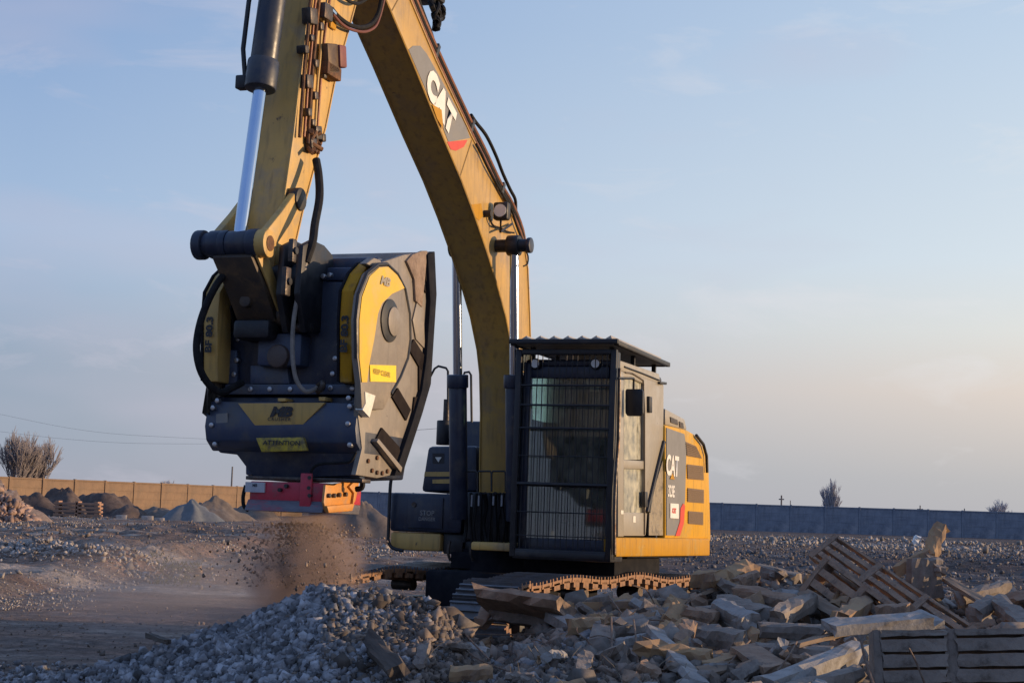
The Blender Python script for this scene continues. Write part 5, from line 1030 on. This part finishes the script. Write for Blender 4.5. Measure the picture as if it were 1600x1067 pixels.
# fill: alike broken chunks over the heap
FILL = []
for s in range(14):
    l, w, h = random.uniform(.16, .46), random.uniform(.11, .18), random.uniform(.08, .14)
    me = chunk_mesh(l, w, h, 100+s, .020 if s % 3 == 0 else .0065); me.materials.append((CON, CONB, CONO, CONO, CONP, CONB, CON)[s % 7]); FILL.append(me)
LAND = [(o.matrix_world.translation.copy(), o['label']) for o in C.objects if o.get('category') in ('concrete chunk', 'slotted slab', 'concrete frame', 'timber') and o.get('label')]
TONE = {'ochre_concrete': 'ochre', 'weathered_concrete': 'grey', 'pale_concrete': 'pale', 'brown_stained_concrete': 'brown'}
def fill(n, xr, yr, label, group, zoff=.05, keep=None, smax=1.0):
    for i in range(n):
        x, y = random.uniform(*xr), random.uniform(*yr)
        if keep and not keep(x, y): continue
        o = bpy.data.objects.new('concrete_chunk', random.choice(FILL)); C.objects.link(o); s = random.uniform(.6, smax)
        o.matrix_world = Matrix.Translation((x, y, Hs(x, y)+zoff*s+random.uniform(-.03, .05))) @ Matrix.Rotation(random.uniform(0, 6.28), 4, 'Z') @ Matrix.Rotation(random.gauss(0, .35), 4, 'Y') @ Matrix.Rotation(random.gauss(0, .4), 4, 'X') @ Matrix.Scale(s, 4)
        lb = label
        d, nm = min(((p.x-x)**2+(p.y-y)**2, l_) for p, l_ in LAND)
        if d < 2.6:
            q = next(p for p, l_ in LAND if l_ == nm); dx_, dy_ = x-q.x, y-q.y
            rel = ('behind' if dy_ > 0 else 'in front of') if abs(dy_) > 1.6*abs(dx_) else ('right of' if dx_ > 0 else 'left of')
            L3 = max(v.co.x for v in o.data.vertices)*2*s; sz = 'longish' if L3 > .32 else ('small' if L3 < .19 else 'stubby')
            w = nm.split(); cut = next((k for k, t in enumerate(w) if k > 2 and t in ('with', 'pointing', 'behind', 'below', 'lying', 'leaning', 'standing', 'at', 'in', 'just', 'highest', 'wedged', 'under', 'beside', 'forming', 'inside', 'sloping', 'far', 'right', 'left', 'running', 'resting', 'tucked', 'directly', 'near', 'crossing', 'across', 'propped', 'half', 'on', 'down', 'between')), len(w))
            lb = f"{sz} {TONE[o.data.materials[0].name]} chunk {rel} the {' '.join(w[:min(cut, 7)])}"
        tag(o, lb, 'concrete chunk', group)
fill(210, (.6, 4.6), (10.6, 14.1), 'rough grey or brown chunk lying loose on the rubble heap below the tilted slabs', 'loose chunks on the rubble heap', keep=lambda x, y: x/y < .33 and Hs(x, y) > .45 and (x > 1.75 or y < 13.4))
fill(60, (.3, 2.2), (8.6, 10.6), 'rough chunk in the front of the rubble heap at the lower edge', 'loose chunks at the front of the heap', keep=lambda x, y: x/y < .23, smax=.7)
fill(26, (-.5, 1.4), (11.2, 13.4), 'small broken chunk between the gravel heap and the left track', 'small chunks before the left track', smax=.55)
fill(26, (4.5, 9.5), (18, 28), 'dark chunk on the open ground behind the rubble heap', 'chunks on the ground behind the heap', smax=1.4, keep=lambda x, y: .13 < x/y < .33)
fill(16, (-.6, .4), (9.4, 11.4), 'small dull chunk at the right foot of the gravel heap', 'small chunks at the foot of the gravel heap', smax=.45)
seen = {}
for o in C.objects:
    if o.parent is None and o.get('group') and o.name.startswith('concrete_chunk'): seen.setdefault(o['label'], []).append(o)
for lb, os_ in seen.items():
    os_.sort(key=lambda o: o.matrix_world.translation.y)
    if 1 < len(os_) <= 5:
        for o, wd in zip(os_, {2: ('nearer', 'farther'), 3: ('nearest', 'middle', 'farthest'), 4: ('nearest', 'second nearest', 'second farthest', 'farthest'), 5: ('nearest', 'second nearest', 'middle', 'second farthest', 'farthest')}[len(os_)]): o['label'] = wd+' '+lb
PLK = mat('broken_timber', (.19, .13, .085), (.30, .21, .14), 3, .85, 0, .4, stretch=(.3, 3, 3), c3=(.10, .08, .065), s3=3)
for (a_, b_, lb) in (((1075, 935, 13.3), (1168, 905, 13.7), 'broken timber plank rising to the right behind the pale grey beam piece'), ((1255, 925, 13.2), (1345, 985, 12.0), 'split timber plank sloping under the ochre-flanked beam'),
        ((905, 1012, 11.6), (985, 1060, 10.6), 'thin splintered plank sloping down left of the arch'), ((1095, 1050, 10.3), (1185, 1030, 10.7), 'plank piece left of the long pale beam end'),
        ((1480, 905, 13.6), (1560, 955, 12.6), 'weathered plank sloping right beyond the tilted slotted slab'), ((838, 1005, 12.0), (925, 1000, 11.8), 'short plank lying level left of the arch'),
        ((1240, 1008, 10.8), (1330, 985, 11.2), 'plank leaning on the pale flat slab strip'), ((1040, 1045, 10.6), (1110, 1020, 11.0), 'plank crossing the long bluish strut')):
    beam(at(*a_), at(*b_), .10, .028, PLK, lb, cat='plank', name='broken_plank', roll=random.uniform(-.5, .5), rough=.005)
# rebar and wire
def rebar(pts, label, r=.006):
    o = MB().tube(catmull([at(u, v, D) for u, v, D in pts], 5), r, 6).build('rebar', REB); return tag(o, label, 'rebar')
rebar([(735, 990, 12.6), (800, 991, 12.6), (858, 988, 12.4)], 'thin horizontal rod before the dark slab under the track')
rebar([(952, 932, 12.9), (962, 945, 12.6), (974, 962, 12.2)], 'short rod hanging down from the left track')
rebar([(955, 965, 11.5), (956, 1010, 11.0), (955, 1060, 10.5)], 'left of two upright rods before the arch', .007)
rebar([(990, 968, 11.4), (994, 1000, 11.0), (1000, 1066, 10.2)], 'pale upright rod right of the other before the arch', .007)
rebar([(722, 985, 11.5), (745, 1010, 11), (765, 1030, 10.6)], 'thin wire slanting right of the brown chunk')
rebar([(700, 985, 11.6), (740, 1025, 11), (800, 1050, 10.4)], 'long thin wire slanting to the lower centre')
rebar([(900, 1020, 10.8), (925, 1045, 10.4), (950, 1066, 10.1)], 'stout bent rod left of the arch foot', .010)
rebar([(1140, 1035, 10.4), (1158, 1015, 10.7), (1172, 1000, 10.9)], 'short wire left of the flat fragment')
rebar([(1214, 1048, 10.1), (1232, 1025, 10.3), (1245, 1002, 10.6)], 'short wire right of the flat fragment')
rebar([(1346, 1002, 9.75), (1352, 1030, 9.65), (1366, 1072, 9.5)], 'bent brown rod hanging at the left of the standing slotted slab', .009)
rebar([(1420, 1012, 9.6), (1432, 1035, 9.6), (1445, 1068, 9.6)], 'thin wire across the standing slotted slab')
rebar([(1280, 995, 11), (1300, 975, 11.2), (1308, 955, 11.5)], 'bent wire under the ochre-flanked beam')
rnd = random.Random(12); BR = []
for k in range(14):
    x, y = rnd.uniform(.3, 3.6), rnd.uniform(10.2, 13.6); z = Hs(x, y); an = rnd.uniform(0, 6.28); ln = rnd.uniform(.25, .5); d = Vector((math.cos(an), math.sin(an)*.5, rnd.uniform(.3, .9))).normalized()*ln
    p = Vector((x, y, z)); o = MB().tube(catmull([p, p+d*.5, p+d*.8+Vector((0, 0, -.03)), p+d+Vector((d.y*.3, 0, -.10*rnd.random()))], 4), .005, 5).build('rebar', REB); tag(o, 'bent rusty rebar end sticking out of the rubble heap', 'rebar', 'bent rebar ends in the rubble')
# dry stalks at the lower centre
m = MB(); rnd = random.Random(5)
for k in range(160):
    x, y = rnd.uniform(-.6, 1.3), rnd.uniform(8.8, 11); z = Hs(x, y); a = rnd.uniform(0, 6.28); ln = rnd.uniform(.08, .22); d = Vector((math.cos(a)*.7, math.sin(a)*.7, .8))*ln
    m.tube([(x, y, z), Vector((x, y, z))+d*.5+Vector((0, 0, .02)), Vector((x, y, z))+d], [.0035, .003, .0015], 3)
tag(m.build('dry_stalks', mat('dry_straw', (.24, .20, .15), (.16, .13, .10), 5, .9), None, 0, False), 'dry stalks and straw among the fine rubble', 'dry grass', None, 'stuff')
m = MB()
for k in range(500):
    y = rnd.uniform(28, 36); x = gx(rnd.uniform(250, 330), y); z = Hs(x, y); d = Vector((rnd.uniform(-.06, .06), rnd.uniform(-.06, .06), rnd.uniform(.03, .09)))
    m.tube([(x, y, z), Vector((x, y, z))+d], [.012, .003], 3)
tag(m.build('weeds', mat('dull_green_weeds', (.06, .07, .03), (.09, .085, .04), 5, .9), None, 0, False), 'dull green weeds on the far side of the dirt road', 'weeds', None, 'stuff')
o = beam(at(309, 886, 30), at(311, 897, 30), .14, .12, CONO, 'single orange-lit stone standing beside the green weeds', cat='stone', name='standing_stone')
bp(1428, 850, 30, 1434, 838, 30, .12, .1, WHITE, 'small pale triangular scrap on the ground before the blue-grey fence', cat='scrap', name='pale_scrap')
# ------------------------------------------------------------------ falling stones and dust
ctr = MACH @ Vector((FA-.3, (yl+ym)/2+.02, 1.1)); n = 1600
t = rng.random(n)**1.2; z = 1.33-t*.45; spr = .15+.14*t
P = np.stack([ctr.x+rng.normal(0, 1, n)*spr, ctr.y+rng.normal(0, 1, n)*spr*.7, z], -1)
stones('falling_stones', P, np.minimum(rng.gamma(1.6, .0035, n)+.002, .013), BRWN, 'crushed stones falling from the crusher outlet', 'falling stones')
def volume(name, loc_, rad, dens, col, label, sc=2.0, thr=(.42, .7)):
    bm = bmesh.new(); bmesh.ops.create_icosphere(bm, subdivisions=3, radius=1); me = bpy.data.meshes.new(name); bm.to_mesh(me); bm.free()
    o = bpy.data.objects.new(name, me); C.objects.link(o); o.location = loc_; o.scale = rad
    m = bpy.data.materials.new(name+'_air'); m.use_nodes = True; t = m.node_tree; nn = t.nodes; l = t.links; nn.clear()
    ou = nn.new('ShaderNodeOutputMaterial'); pv = nn.new('ShaderNodeVolumePrincipled'); l.new(pv.outputs[0], ou.inputs['Volume']); pv.inputs['Color'].default_value = (*col, 1); pv.inputs['Anisotropy'].default_value = .1
    tcn = nn.new('ShaderNodeTexCoord'); ln = nn.new('ShaderNodeVectorMath'); ln.operation = 'LENGTH'; l.new(tcn.outputs['Object'], ln.inputs[0])
    fo = nn.new('ShaderNodeMapRange'); fo.interpolation_type = 'SMOOTHSTEP'; fo.inputs[1].default_value = .98; fo.inputs[2].default_value = .15; fo.inputs[3].default_value = 0; fo.inputs[4].default_value = 1; l.new(ln.outputs['Value'], fo.inputs[0])
    nzn = nn.new('ShaderNodeTexNoise'); nzn.inputs['Scale'].default_value = sc; nzn.inputs['Detail'].default_value = 4; l.new(tcn.outputs['Object'], nzn.inputs[0])
    mr = nn.new('ShaderNodeMapRange'); mr.inputs[1].default_value = thr[0]; mr.inputs[2].default_value = thr[1]; l.new(nzn.outputs[0], mr.inputs[0])
    a = nn.new('ShaderNodeMath'); a.operation = 'MULTIPLY'; l.new(fo.outputs[0], a.inputs[0]); l.new(mr.outputs[0], a.inputs[1])
    b = nn.new('ShaderNodeMath'); b.operation = 'MULTIPLY'; l.new(a.outputs[0], b.inputs[0]); b.inputs[1].default_value = dens; l.new(b.outputs[0], pv.inputs['Density'])
    me.materials.append(m); return tag(o, label, 'dust', None, 'stuff')
volume('falling_dust', (ctr.x-.02, ctr.y, 1.0), (.55, .5, .72), 17, (.80, .58, .49), 'brown dust column dropping from the crusher outlet onto the heap', 2.1, (.38, .72))
volume('drifting_dust', (ctr.x-1.1, ctr.y+.9, .78), (1.5, .9, .50), 1.2, (.74, .66, .64), 'thin grey dust drifting left behind the gravel heap', 1.3, (.2, .7))
